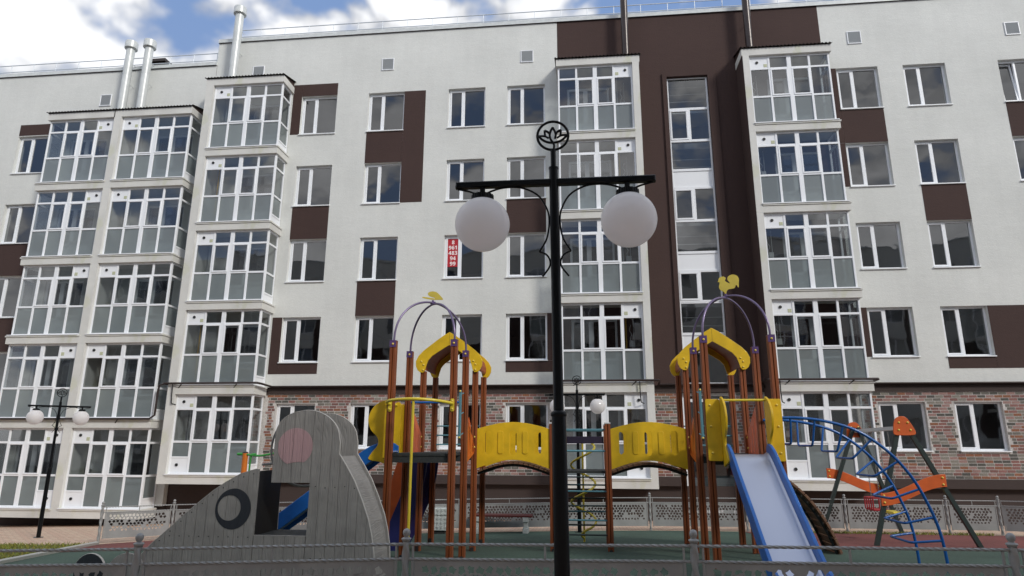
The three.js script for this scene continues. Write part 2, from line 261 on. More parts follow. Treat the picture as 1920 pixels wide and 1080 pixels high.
// one glazed balcony: x from 0 to w, its floor slab's top at y = 0, the building wall at z = 0
function makeBalcony(parent, o) {
  const g = grp('balcony', parent, o.x, o.y, 0), w = o.w, zg = BD - 0.10, key = [o.id, o.ground ? 'g' : ''].join();
  const pw = o.pw ?? 0.3, gx0 = o.pil === 'L' ? pw : 0.03, gx1 = o.pil === 'R' ? w - pw : w - 0.03;
  mesh('slab', once('sl' + key, () => merge([bx(o.pil === 'L' ? pw : -0.03, o.pil === 'R' ? w - pw : w + 0.03, -0.30, 0, 0.003, BD + 0.03), bx(o.pil === 'L' ? pw + 0.002 : -0.06, o.pil === 'R' ? w - pw - 0.002 : w + 0.06, -0.055, -0.003, 0.02, BD + 0.06)])), M.cream, g);
  if (o.pil) mesh('pier', once('pi' + key, () => (o.pil === 'L' ? bx(0, pw, -0.301, 2.697, 0.004, BD + 0.034) : bx(w - pw, w, -0.301, 2.697, 0.004, BD + 0.034))), M.cream, g);
  if (o.brownSide) mesh('side_panel', once('bs' + key, () => bx(-0.012, -0.002, -0.301, 2.698, 0.004, BD + 0.01)), M.brown, g);
  // front frame
  const t = 0.045, n = 4, cw = (gx1 - gx0) / n, xs = [0, 1, 2, 3, 4].map((k) => gx0 + k * cw), ys = [0.03, 1.09, 2.20, FH];
  const half = (k) => (k === 2 ? 0.075 : k === 0 || k === 4 ? 0.06 : 0.038);
  const vx = o.vent, cell = (c, r) => [xs[c] + half(c), xs[c + 1] - half(c + 1), ys[r] + (r ? t * 0.8 : 0.05), ys[r + 1] - (r === 2 ? 0.05 : t * 0.8)];
  const front = once('fr' + key, () => {
    const L = [];
    for (const k of [0, 1, 2, 3, 4]) { const a = k === 0 ? xs[0] : xs[k] - half(k), b = k === 4 ? xs[4] : xs[k] + half(k); L.push(chamfer(a, b, 0.0, FH, zg - 0.05, zg + (k === 2 ? 0.028 : 0.022), 0.006)); }
    for (const [r, y] of ys.entries()) for (let c = 0; c < n; c++) L.push(chamfer(xs[c] + half(c) - 0.004, xs[c + 1] - half(c + 1) + 0.004, r === 0 ? 0 : y - t * 0.8 - (r === 3 ? 0.03 : 0), r === 0 ? 0.08 : Math.min(FH, y + t * 0.8), zg - 0.045, zg + 0.018, 0.005));
    for (const c of [1, 2]) { const [a, b, d, e] = cell(c, 1); L.push(...ring(a - 0.012, b + 0.012, d - 0.012, e + 0.012, 0.055, zg - 0.03, zg + 0.04)); }
    L.push(bx(gx0 - 0.02, gx1 + (o.pil === 'R' ? 0.02 : 0.03), -0.002, 0.028, zg + 0.02, BD + 0.085));
    if (o.ground) { const [a, b] = cell(vx, 0); L.push(chamfer(a - 0.004, b + 0.004, 0.545, 0.60, zg - 0.045, zg + 0.018, 0.005)); }
    return merge(L);
  });
  mesh('frame', front, M.pvc, g);
  for (let c = 0; c < n; c++) for (let r = 0; r < 3; r++) {
    let [a, b, d, e] = cell(c, r);
    if (c === vx && (r === 2 || (r === 0 && o.ground))) {
      const e2 = r === 0 ? 0.55 : e;
      const p = mesh('vent_panel', once(['vp', key, c, r].join(), () => chamfer(a, b, d, e2, zg - 0.03, zg + 0.005, 0.004)), M.pvc, g);
      const q = vx === 0 ? 0.38 : 0.66, cx = a + (b - a) * q, cy = d + (e2 - d) * 0.52;
      mesh('vent_hole', once(['vh', key, c, r].join(), () => merge([new THREE.CylinderGeometry(0.05, 0.05, 0.05, 18).rotateX(Math.PI / 2).translate(cx, cy, zg + 0.006)])), M.black, p);
      if (r === 2) { const sx = vx === 0 ? a + (b - a) * 0.86 : a + (b - a) * 0.14; mesh('vent_grille', once('vg' + key, () => chamfer(sx - 0.06, sx + 0.06, d + 0.03, d + 0.15, zg, zg + 0.014, 0.004)), M.sticker, p); }
      if (r === 2) continue; d = 0.60;
    }
    if (r === 1 && (c === 1 || c === 2)) { a += 0.04; b -= 0.04; d += 0.04; e -= 0.04; }
    pane(g, a - 0.004, b + 0.004, d - 0.004, e + 0.004, r === 1 && (c === 1 || c === 2) ? zg + 0.01 : zg - 0.012, r === 0 ? M.frost[(c + o.k) % 3] : undefined);
  }
  // side return
  if (o.side) {
    const sx = o.side === 'R' ? w - 0.075 : 0.075, z0 = 0.03, z1 = zg - 0.05, sg = o.side === 'R' ? 1 : -1;
    mesh('side_frame', once('sf' + key, () => {
      const L = [], h = (y0, y1) => L.push(bx(sx - 0.03, sx + 0.03, y0, y1, z0 + 0.05, z1 - 0.05));
      L.push(bx(sx - 0.032, sx + 0.032, 0, FH, z0, z0 + 0.05), bx(sx - 0.032, sx + 0.032, 0, FH, z1 - 0.05, z1 + 0.001)); h(0, 0.05); h(0.30, 0.36); h(1.055, 1.125); h(2.165, 2.235); h(FH - 0.06, FH); return merge(L);
    }), M.pvc, g);
    mesh('side_panel', once('sp' + key, () => bx(sx - 0.012, sx + 0.012, 0.05, 0.30, z0 + 0.05, z1 - 0.05)), M.pvc, g);
    for (const [d, e, f] of [[0.36, 1.055, 1], [1.125, 2.165, 0], [2.235, FH - 0.06, 0]]) { const m = pane(g, z0 + 0.05, z1 - 0.05, d, e, 0, f ? M.frost[1] : undefined, Math.PI / 2 * sg); m.position.set(sx, (d + e) / 2, (z0 + z1) / 2); }
  }
  // window and door in the wall behind the glazing
  const ix0 = o.ix0, ix1 = o.ix1;
  mesh('inner_frame', once('if' + key, () => { const m = ix0 + (ix1 - ix0) * 0.42; return merge([...ring(ix0, m + 0.03, 0.1, 2.3, 0.09, -0.14, -0.06), ...ring(m + 0.03, ix1, 0.85, 2.3, 0.08, -0.14, -0.06), chamfer(ix0 + 0.09, m - 0.06, 0.72, 0.84, -0.14, -0.07, 0.005), bx(ix0 + 0.09, m - 0.06, 0.19, 0.72, -0.12, -0.09), bx(m + 0.03, ix1, 0.1, 0.85, -0.18, -0.02), bx(m + 0.05, ix1 + 0.05, 0.85, 0.88, -0.06, 0.12)]); }), M.pvc, g);
  { const m = ix0 + (ix1 - ix0) * 0.42; pane(g, ix0 + 0.08, m - 0.05, 0.84, 2.22, -0.10); pane(g, m + 0.10, ix1 - 0.07, 0.92, 2.23, -0.10); }
  // gas meter
  const mx = vx === 0 ? gx0 + 0.34 : gx1 - 0.34;
  mesh('gas_meter', once('gm' + key, () => merge([chamfer(mx - 0.09, mx + 0.09, 1.28, 1.50, 0.12, 0.24, 0.02), bar([mx - 0.06, 1.48, 0.17], [mx - 0.06, 1.62, 0.17], 0.014), bar([mx + 0.06, 1.48, 0.17], [mx + 0.06, 2.3, 0.17], 0.012), tube([[mx - 0.06, 1.6, 0.17], [mx - 0.02, 1.72, 0.2], [mx - 0.08, 1.86, 0.18], [mx - 0.03, 2.05, 0.17]], 0.012, 18, 6)])), M.meter, g);
  mesh('gas_pipe', once('gp' + key, () => merge([bar([mx - 0.19, 0, 0.12], [mx - 0.19, FH, 0.12], 0.028, 10)])), o.k % 2 ? M.gas : M.meter, g);
  return g;
}
function stack(parent, o, y0, n) {
  for (let k = 0; k < n; k++) makeBalcony(parent, { ...o, y: y0 + 3 * k - (k ? 0 : 0), k, ground: k === 0 });
  const top = y0 + 3 * (n - 1) + FH, w = o.w;
  mesh('fascia', bx(-0.03 + o.x, w + 0.03 + o.x, top, top + 0.27, 0.003, BD + 0.03), M.cream, parent);
  // corrugated sheet roof
  const N = Math.round((w + 0.16) / 0.032), pos = [], idx = [];
  for (const [z, y] of [[BD + 0.10, top + 0.295], [0.0, top + 0.55]]) for (const dy of [0, 0.012]) for (let i = 0; i <= N; i++) { const x = -0.08 + (w + 0.16) * i / N; pos.push(x + o.x, y + dy + 0.022 * Math.sin(i * 2 * Math.PI / 4), z); }
  const q = N + 1; for (let i = 0; i < N; i++) { idx.push(q + i, q + i + 1, 3 * q + i, q + i + 1, 3 * q + i + 1, 3 * q + i); idx.push(i + 1, i, 2 * q + i, i + 1, 2 * q + i, 2 * q + i + 1); idx.push(i, i + 1, q + i, i + 1, q + i + 1, q + i); }
  const g = new THREE.BufferGeometry(); g.setAttribute('position', new THREE.Float32BufferAttribute(pos, 3)); g.setIndex(idx); g.computeVertexNormals();
  const r = mesh('corrugated_roof', g, M.roofSheet, parent);
  const cheek = (x) => { const e = new THREE.ExtrudeGeometry(shapeOf([[0, top + 0.27], [BD + 0.1, top + 0.27], [0, top + 0.535]]), { depth: 0.01, bevelEnabled: false }).rotateY(-Math.PI / 2); return metric(e.translate(x, 0, 0)); };
  mesh('roof_cheek', merge([cheek(o.x + 0.0), cheek(o.x + w)]), M.brown, r);
}
function wallWith(x0, x1, y0, y1, holes, thick, z) {
  const s = shapeOf([[x0, y0], [x1, y0], [x1, y1], [x0, y1]]);
  for (const [a, b, c, d] of holes) s.holes.push(rectPath(a, b, c, d));
  return new THREE.ExtrudeGeometry(s, { depth: thick, bevelEnabled: false }).translate(0, 0, z - thick);
}
function ventGrille(parent, x, y, s = 0.5) {
  const g = grp('vent_grille', parent, x, y, 0);
  mesh('frame', once('vgf' + s, () => merge(ring(0, s, 0, s * 1.05, 0.035, 0.004, 0.035))), M.pvc, g);
  for (let k = 0; k < 9; k++) mesh('slat', once('vgs' + s + k, () => { const y = 0.05 + k * (s * 1.05 - 0.08) / 9; return metric(new THREE.BoxGeometry(s - 0.07, 0.05, 0.006).rotateX(0.6).translate(s / 2, y + 0.02, 0.018)); }), M.grille, g);
}
function roofRail(parent, x0, x1, base, z) {
  const g = grp('roof_railing', parent);
  for (const h of [0.34, 0.66]) mesh('rail', bar([x0, base + h, z], [x1, base + h, z], 0.019, 6), M.galv, g);
  const post = new THREE.CylinderGeometry(0.015, 0.015, 0.68, 6);
  for (let x = x0 + 0.2; x < x1; x += 1.05) mesh('post', post, M.galv, g).position.set(x, base + 0.34, z);
}
function flue(parent, name, x, y0, y1, z, r, mat, capped) {
  const g = grp(name, parent);
  mesh('pipe', merge([bar([x, y0, z], [x, y1, z], r, 24), ...[0.25, 0.6].map((k) => bar([x, y0 + (y1 - y0) * k, z], [x, y0 + (y1 - y0) * k + 0.012, z], r + 0.004, 24)), ...[0.2, 0.5, 0.8].map((k) => bar([x, y0 + (y1 - y0) * k, z], [x + 0.02, y0 + (y1 - y0) * k, 0.0], 0.012, 6))]), mat, g);
  if (capped) mesh('cowl', new THREE.LatheGeometry([[r - 0.01, 0], [r + 0.075, 0], [r + 0.085, 0.02], [r + 0.08, 0.30], [r + 0.06, 0.33], [0, 0.34]].map((p) => new THREE.Vector2(...p)), 28).translate(x, y1 - 0.06, z), mat, g).material.side = THREE.DoubleSide;
}
function room(parent, x0, x1, floors, top, parts) { // floors, partitions and rear wall inside the block
  const L = [bx(x0, x1, floors[0] - 0.3, top, -6.4, -6.2), bx(x0, x0 + 0.2, floors[0] - 0.3, top, -6.2, -0.37), bx(x1 - 0.2, x1, floors[0] - 0.3, top, -6.2, -0.37)];
  for (const y of floors) L.push(bx(x0 + 0.2, x1 - 0.2, y - 0.26, y - 0.02, -6.2, -0.365));
  for (const x of parts) L.push(bx(x - 0.06, x + 0.06, floors[0] - 0.3, top, -6.2, -0.37));
  mesh('interior', merge(L), M.room, parent);
}

// ------------------------------------------------------------------ the main block
const SILL1 = 1.49, COLS = { A: -10.841, B: -8.098, C: -4.887, D: -2.579, E: 9.598, F: 11.923, G: 15.16, H: 18.2 };
const main = thing('apartment_building', 'long white five storey apartment block with brown stairwell band and brick ground floor', 'building', [0, 0, 0]);
const BAYS = [
  { id: 'b2', x: -14.36, w: 3.13, pil: 'L', vent: 0, side: 'R', ix0: 1.15, ix1: 2.75 },
  { id: 'b3', x: -0.63, w: 3.0, pil: 'R', vent: 3, pw: 0.24, ix0: 0.35, ix1: 1.95 },
  { id: 'b4', x: 6.06, w: 3.04, pil: 'L', pw: 0.22, vent: 0, side: 'R', brownSide: true, ix0: 1.05, ix1: 2.65 }];
const ST = [3.47, 4.97];
{
  const X0 = -14.62, X1 = 24, holes = [], low = [];
  for (const [c, x] of Object.entries(COLS)) { for (let r = 2; r <= 5; r++) holes.push([x, x + WINW, SILL1 + 3 * (r - 1), SILL1 + 3 * (r - 1) + WINH]); low.push([x, x + WINW, SILL1, SILL1 + 1.54]); }
  for (const b of BAYS) for (let k = 0; k < 5; k++) {
    const y = 0.6 + 3 * k, m = b.ix0 + (b.ix1 - b.ix0) * 0.42;
    (k ? holes : low).push([b.x + b.ix0 + 0.004, b.x + b.ix1 - 0.004, y + 0.1, y + 2.296]);
  }
  const inBand = (h) => h[0] > -0.64 && h[0] < 9.18 && !(h[0] > 9.1);
  const stair = [ST[0], ST[1], 3.62, 15.14];
  const [wA, wB] = [holes.filter((h) => h[0] < -0.64), holes.filter((h) => h[0] >= 9.18)], mid = holes.filter((h) => h[0] >= -0.64 && h[0] < 9.18);
  mesh('wall', wallWith(X0, -0.63, 3.6, 17.82, wA, 0.36, 0), M.white, main);
  mesh('wall', wallWith(9.19, X1, 3.6, 17.82, wB, 0.36, 0), M.white, main);
  mesh('stairwell_wall', wallWith(-0.628, 9.188, 3.6, 17.82, [...mid, stair], 0.36, 0.002), M.brown, main).userData.label = 'dark brown rendered stairwell band';
  // ground floor: mortar bed with bricks set on it
  const bw = (x0, x1) => mesh('brick_bed', wallWith(x0, x1, 0.63, 3.36, low.filter((h) => h[0] > x0 && h[1] < x1), 0.28, -0.075), M.mortar, main);
  bw(X0, ST[0] - 0.12); bw(ST[1] + 0.12, X1);
  mesh('soffit_band', merge([bx(X0, X1, 3.36, 3.599, -0.34, -0.028)]), M.plinth, main);
  mesh('drip_edge', bx(X0, X1, 3.585, 3.6, -0.02, 0.03), M.brownMetal, main);
  mesh('plinth', merge([bx(X0, ST[0] - 0.12, 0.34, 0.63, -0.3, -0.02), bx(ST[1] + 0.12, X1, 0.34, 0.63, -0.3, -0.02), bx(X0, X1, -1.8, 0.34, -0.45, -0.2)]), M.plinth, main);
  mesh('parapet_cap', merge([bx(X0 - 0.04, X1, 17.82, 17.98, -0.42, 0.06), bx(X0 - 0.04, X0, 16.8, 17.82, -0.42, 0.0)]), M.whiteMetal, main);
  mesh('parapet_drip', bx(X0 - 0.04, X1, 17.808, 17.819, 0.006, 0.05), M.brownMetal, main);
  mesh('end_wall', bx(X0, X0 + 0.3, -1.8, 17.8, -6.5, -0.363), M.white, main);
  mesh('roof', bx(X0 + 0.3, X1, 17.0, 17.3, -6.5, -0.37), M.roofSheet, main);
  room(main, X0 + 0.31, X1, [0.6, 3.6, 6.6, 9.6, 12.6, 15.6], 17.0, [-9.0, -6.2, -3.1, 0.4, 3.0, 5.4, 9.3, 11.5, 14.2, 17.2]);
  // brown rendered fields between the windows
  const F = [[-11.22, -10.845, 13.5, 15.68], [-10.841, -9.385, 15.155, 15.68], [-6.64, -5.79, 10.49, 15.15], [-8.098, -6.644, 12.155, 13.47], [-10.841, -9.385, 9.155, 10.47], [-8.098, -6.644, 6.155, 7.47], [-2.579, -1.123, 9.155, 10.47], [-11.22, -10.845, 4.07, 6.15], [-10.841, -9.385, 4.07, 4.47], [-2.579, -0.9, 4.08, 4.47], [-1.118, -0.64, 4.475, 6.15],
    [9.20, 9.594, 12.16, 15.15], [9.598, 11.054, 12.155, 13.47], [9.20, 9.594, 10.49, 12.15], [11.923, 13.38, 9.155, 10.47], [9.20, 9.594, 4.49, 6.15], [13.385, 15.155, 4.09, 6.15], [11.923, 13.381, 4.09, 4.47], [15.16, 16.62, 12.155, 13.47]];
  for (const [a, b, c, d] of F) mesh('brown_panel', bx(a, b, c, d, 0.001, 0.007), M.brown, main);
  for (const c of 'ABCDEFGH') for (let r = 1; r <= 5; r++) { addWindow(main, COLS[c], SILL1 + 3 * (r - 1), r === 1 ? 1.54 : WINH, r === 1 ? -0.06 : 0, c === 'G' && r === 5); }
  for (const b of BAYS) stack(main, b, 0.6, 5);
  for (const x of [-13.05, -7.63, -2.06, 10.13, 15.6]) ventGrille(main, x, 16.12);
  roofRail(main, X0 + 0.3, X1, 17.98, -0.35);
  flue(main, 'flue_pipe', -13.62, 15.5, 18.85, 0.45, 0.165, M.whiteMetal, true);
  flue(main, 'flue_pipe', 1.96, 15.5, 18.75, 0.45, 0.135, M.brownMetal, true);
  flue(main, 'flue_pipe', 6.48, 15.5, 18.75, 0.45, 0.135, M.brownMetal, true);
  // tall stairwell window
  const sw = grp('stair_window', main), xm = (ST[0] + ST[1]) / 2, Z = -0.1;
  mesh('surround', merge([bx(ST[0] - 0.16, ST[0], 3.62, 15.3, 0.004, 0.07), bx(ST[1], ST[1] + 0.3, 3.62, 15.3, 0.004, 0.07), bx(ST[0] + 0.001, ST[1] - 0.001, 15.14, 15.299, 0.004, 0.069)]), M.brown, sw);
  const rows = [[13.87, 15.12, 'p'], [12.58, 13.82, 's'], [11.42, 12.53, 'p'], [10.72, 11.37, 'w'], [9.47, 10.67, 's'], [8.28, 9.42, 'p'], [7.61, 8.23, 'w'], [6.51, 7.56, 's'], [5.37, 6.44, 'p'], [4.78, 5.32, 'w'], [3.66, 4.73, 'p']], L = [];
  L.push(chamfer(ST[0], ST[0] + 0.06, 3.63, 15.13, Z - 0.06, Z + 0.03, 0.006), chamfer(ST[1] - 0.06, ST[1], 3.63, 15.13, Z - 0.06, Z + 0.03, 0.006));
  for (const [a, b, k] of rows) {
    L.push(chamfer(ST[0] + 0.05, ST[1] - 0.05, a - 0.055, a + 0.02, Z - 0.06, Z + 0.028, 0.006), chamfer(ST[0] + 0.05, ST[1] - 0.05, b - 0.03, b + 0.01, Z - 0.06, Z + 0.028, 0.006));
    if (k === 's') { L.push(chamfer(xm - 0.05, xm + 0.05, a, b, Z - 0.06, Z + 0.029, 0.006), ...ring(ST[0] + 0.05, xm - 0.04, a + 0.01, b - 0.02, 0.065, Z - 0.03, Z + 0.045)); pane(sw, ST[0] + 0.11, xm - 0.1, a + 0.07, b - 0.08, Z); pane(sw, xm + 0.05, ST[1] - 0.06, a + 0.02, b - 0.03, Z - 0.01); }
    else if (k === 'p') pane(sw, ST[0] + 0.06, ST[1] - 0.06, a + 0.02, b - 0.03, Z - 0.01);
    else mesh('spandrel_panel', chamfer(ST[0] + 0.055, ST[1] - 0.055, a + 0.018, b - 0.028, Z - 0.04, Z, 0.004), M.pvc, sw);
  }
  mesh('frame', merge(L), M.pvc, sw);
  // stairs and handrails behind the glass
  const S = []; for (let k = 0; k < 4; k++) { const y = 5.1 + 3 * k; S.push(bx(3.1, 5.3, y - 0.22, y, -1.6, -0.5)); for (const h of [0.3, 0.6, 0.9]) S.push(bar([3.1, y + h, -0.55], [5.3, y + h, -0.55], 0.014, 6)); }
  mesh('landing', merge(S), M.meter, sw);
  // entrance glazing below
  const en = grp('entrance', main); mesh('frame', merge([...ring(ST[0] - 0.1, ST[1] + 0.1, -0.5, 3.35, 0.1, -0.3, -0.2), bx(ST[0], ST[1], 3.05, 3.15, -0.29, -0.21), bx(xm - 0.05, xm + 0.05, -0.4, 3.05, -0.29, -0.21)]), M.pvc, en);
  pane(en, ST[0], xm - 0.04, -0.4, 3.06, -0.25); pane(en, xm + 0.04, ST[1], -0.4, 3.06, -0.25); pane(en, ST[0], ST[1], 3.14, 3.26, -0.25);
  // gas pipe along the first floor
  const P = (pts, r = 0.038) => merge([tube(pts, r, pts.length * 8, 8, false, 0.06)]);
  const gp = grp('gas_pipe', main);
  for (const b of BAYS) {
    const a = b.x, e = b.x + b.w, z = BD + 0.12;
    mesh('pipe', P([[a - 0.02, 3.5, 0.1], [a - 0.16, 3.66, 0.4], [a - 0.14, 3.67, z], [a, 3.67, z], [(a + e) / 2, 3.67, z], [e, 3.67, z], [e + 0.16, 3.67, z], [e + 0.2, 3.66, z - 0.3], [e + 0.24, 3.62, 0.1]]), M.brownMetal, gp);
    for (const x of [a + 0.55, e - 0.55]) mesh('bracket', beam([x, 3.66, z], [x - 0.16, 3.52, BD + 0.02], 0.03, 0.03), M.seal, gp);
    const vx = b.vent ? e - 0.34 : a + 0.34; mesh('branch', P([[vx - 0.12, 3.66, z], [vx - 0.12, 3.3, z - 0.02], [vx - 0.1, 2.98, z - 0.03], [vx, 2.94, BD - 0.02]], 0.018), M.seal, gp);
  }
  for (const [a, b] of [[-11.0, -0.9], [2.6, 5.8], [9.35, 23.5]]) mesh('pipe', bar([a, 3.62, 0.09], [b, 3.62, 0.09], 0.028, 8), M.brownMetal, gp);
  // bricks
  const bk = grp('brick_cladding', main), list = [];
  const blocked = (x0, x1, y0, y1) => low.some((h) => x1 > h[0] - 0.012 && x0 < h[1] + 0.012 && y1 > h[2] - 0.02 && y0 < h[3] + 0.012) || BAYS.some((b) => x1 > b.x - 0.01 && x0 < b.x + b.w + 0.01);
  for (let r = 0; r < 28; r++) {
    const y = 0.645 + r * 0.0965; let x = -11.3 - rr(0, 0.25);
    while (x < 16) { const l = 0.236; const a = Math.max(x, -11.24), e = x + l; if (e > -11.2 && !(e > ST[0] - 0.12 && a < ST[1] + 0.12) && !blocked(a, e, y, y + 0.078)) list.push([a, e, y, Math.floor(rnd() * 7)]); else { // cut bricks beside openings
        for (const [c, d] of [[a, a + l * 0.48], [a + l * 0.52, e]]) if (d > c && c > -11.24 && !(d > ST[0] - 0.12 && c < ST[1] + 0.12) && !blocked(c, d, y, y + 0.078)) list.push([c, d, y, Math.floor(rnd() * 7)]); }
      x += l + 0.019; }
  }
  const size = (b) => { const d = Math.hypot(b[0], 22.4); return (b[1] - b[0]) / d; };
  const seen = list.filter((b) => b[0] > 9.1 && b[0] < 14.2).sort((p, q) => q[0] - p[0]).filter((b) => b[1] - b[0] > 0.2 && b[2] > 0.9).slice(0, 300), chosen = new Set(seen);
  const bg = new THREE.BoxGeometry(0.236, 0.078, 0.03); const bGeo = metric(bg);
  for (const b of seen) { const m = mesh('brick', bGeo, M.bricks[b[3]], bk); m.position.set((b[0] + b[1]) / 2, b[2] + 0.039, -0.09 + rr(0.004, 0.008)); }
  const parts = list.filter((b) => !chosen.has(b)).map((b) => { const g = bx(b[0], b[1], b[2], b[2] + 0.078, -0.09, -0.075 + rr(0.004, 0.009)), c = M.bricks[b[3]].color, k = rr(0.88, 1.12), col = new Float32Array(g.attributes.position.count * 3); for (let i = 0; i < col.length; i += 3) { col[i] = c.r * k; col[i + 1] = c.g * k; col[i + 2] = c.b * k; } g.setAttribute('color', new THREE.BufferAttribute(col, 3)); return g; });
  const rest = mesh('small_bricks', mergeGeometries(parts), M.brickMass, bk); rest.userData.kind = 'stuff';
}
// ------------------------------------------------------------------ lower block on the left
{
  const dy = -1.15, X0 = -34, X1 = -14.64;
  const left = thing('apartment_building', 'lower white apartment block with paired glazed balconies at left edge', 'building', [0, 0, 0]);
  const units = [{ id: 'l1', x: -20.9, w: 2.82, vent: 3, side: 'L', ix0: 0.3, ix1: 1.9 }, { id: 'l2', x: -18.06, w: 3.19, pil: 'L', pw: 0.3, vent: 0, side: 'R', ix0: 1.2, ix1: 2.8 }];
  const holes = [], WX = -23.0;
  for (let r = 1; r <= 5; r++) holes.push([WX, WX + WINW, SILL1 + dy + 3 * (r - 1), SILL1 + dy + 3 * (r - 1) + WINH]);
  for (const b of units) for (let k = 0; k < 5; k++) { const y = 0.6 + dy + 3 * k; holes.push([b.x + b.ix0 + 0.004, b.x + b.ix1 - 0.004, y + 0.1, y + 2.296]); }
  mesh('wall', wallWith(X0, X1, -0.5, 16.8, holes, 0.36, -0.003), M.white, left);
  mesh('plinth', bx(X0, X1, -2.2, -0.5, -0.4, -0.15), M.plinth, left);
  mesh('parapet_cap', bx(X0, X1, 16.8, 16.95, -0.42, 0.06), M.whiteMetal, left);
  mesh('parapet_drip', bx(X0, X1, 16.788, 16.799, 0.006, 0.05), M.brownMetal, left);
  mesh('roof', bx(X0, X1, 16.0, 16.3, -6.5, -0.37), M.roofSheet, left);
  mesh('roof_hatch', merge([bx(-19.1, -18.5, 16.3, 18.5, -2.6, -2.0), bx(-19.18, -18.42, 18.5, 18.64, -2.7, -1.9)]), M.roofSheet, left);
  room(left, X0, X1, [-0.55, 2.45, 5.45, 8.45, 11.45, 14.45], 16.0, [-21.3, -18.0]);
  for (let r = 1; r <= 5; r++) addWindow(left, WX, SILL1 + dy + 3 * (r - 1), WINH, -0.003);
  for (const [c, d] of [[14.03, 14.52], [8.0, 9.32], [5.0, 6.3]]) mesh('brown_panel', bx(WX, WX + WINW + 0.6, c, d, -0.001, 0.004), M.brown, left);
  for (const b of units) stack(left, b, 0.6 + dy, 5);
  ventGrille(left, -19.6, 15.2); roofRail(left, X0, X1 - 0.1, 16.95, -0.35);
  for (const x of [-18.22, -17.4]) flue(left, 'flue_pipe', x, 14.4, 17.55, 0.45, 0.16, M.whiteMetal, true);
  const gp = grp('gas_pipe', left), z = BD + 0.12;
  mesh('pipe', merge([tube([[-34, 2.46, z], [-20, 2.46, z], [-15.0, 2.46, z], [-14.72, 2.46, z], [-14.66, 2.6, z], [-14.66, 3.5, z], [-14.6, 3.66, z], [-14.4, 3.67, z]], 0.036, 80, 8, false, 0.05)]), M.brownMetal, gp);
  for (const x of [-16, -19]) mesh('bracket', beam([x, 2.46, z], [x - 0.16, 2.32, BD + 0.02], 0.03, 0.03), M.seal, gp);
}
// ------------------------------------------------------------------ the block across the yard, behind the camera: it shades the near ground and shows in the glass
{
  const o = thing('apartment_building', 'white apartment block across the yard, mirrored in the windows', 'building', [0, 0, 30]);
  const holes = []; for (let c = 0; c < 22; c++) for (let r = 0; r < 5; r++) holes.push([-44 + c * 4, -44 + c * 4 + 1.46, 2 + 3 * r, 3.66 + 3 * r]);
  mesh('wall', wallWith(-46, 46, 0, 17.3, holes, 0.3, 0.3), M.white, o);
  mesh('cap', bx(-46, 46, 17.3, 17.45, -0.06, 0.4), M.whiteMetal, o);
  mesh('backing', bx(-46, 46, -1, 17.2, 0.6, 8), M.room, o);
  for (let c = 0; c < 22; c++) if (c % 3 !== 1) mesh('brown_panel', bx(-42.5 + c * 4, -40.05 + c * 4, c % 2 ? 5 : 2, c % 2 ? 12.6 : 9.6, -0.012, -0.002), M.brown, o);
  const fg = merge([...ring(0, 1.46, 0, 1.66, 0.07, 0.1, 0.16), bx(0.55, 0.63, 0.07, 1.59, 0.1, 0.16)]);
  for (const [a, , y] of holes) { const w = grp('window', o, a, y, 0); mesh('frame', fg, M.pvc, w); pane(w, 0.06, 1.4, 0.06, 1.6, 0.13); }
  for (let c = 0; c < 5; c++) { const x = -38 + c * 17; for (let k = 0; k < 5; k++) { const b = grp('balcony', o, x, 1.1 + 3 * k, 0); mesh('slab', bx(0, 3, -0.36, 0, -0.95, -0.003), M.cream, b); mesh('frame', merge([0, 0.97, 1.95, 2.92].map((q) => bx(q, q + 0.08, 0, 2.63, -0.9, -0.82)).concat([0, 1.05, 2.12, 2.55].map((q) => bx(0.081, 2.92, q, q + 0.07, -0.89, -0.83)))), M.pvc, b); pane(b, 0.05, 2.95, 1.1, 2.58, -0.86); pane(b, 0.05, 2.95, 0.05, 1.08, -0.86, M.frost[0]); } }
}
// ------------------------------------------------------------------ things kept on the balconies
M.card = std([0.36, 0.25, 0.15], { roughness: 0.9, map: T.plasterC }); M.paleBox = std([0.7, 0.7, 0.66], { roughness: 0.6 });
for (const [x, y, w, h, mat, label] of [[-12.55, 3.6, 0.5, 0.85, M.paleBox, 'pale tall box behind frosted glass, second storey balcony right of the paired balconies'], [-11.95, 3.6, 0.42, 0.6, M.card, 'cardboard box beside a pale box behind frosted second storey balcony glass'], [-16.5, 2.45, 0.6, 0.62, M.paleBox, 'white box behind frosted glass of the paired balconies, one storey above ground'], [8.2, 0.6, 0.5, 0.75, M.card, 'cardboard box inside the ground floor balcony behind the blue arched climber']]) {
  const b = thing('storage_box', label, 'box', [x, y + 0.002, 0.42]); mesh('body', chamfer(-w / 2, w / 2, 0, h, -0.17, 0.17, 0.008), mat, b); mesh('tape', bx(-0.03, 0.03, h * 0.02, h * 0.98, 0.169, 0.172), M.sticker, b);
}
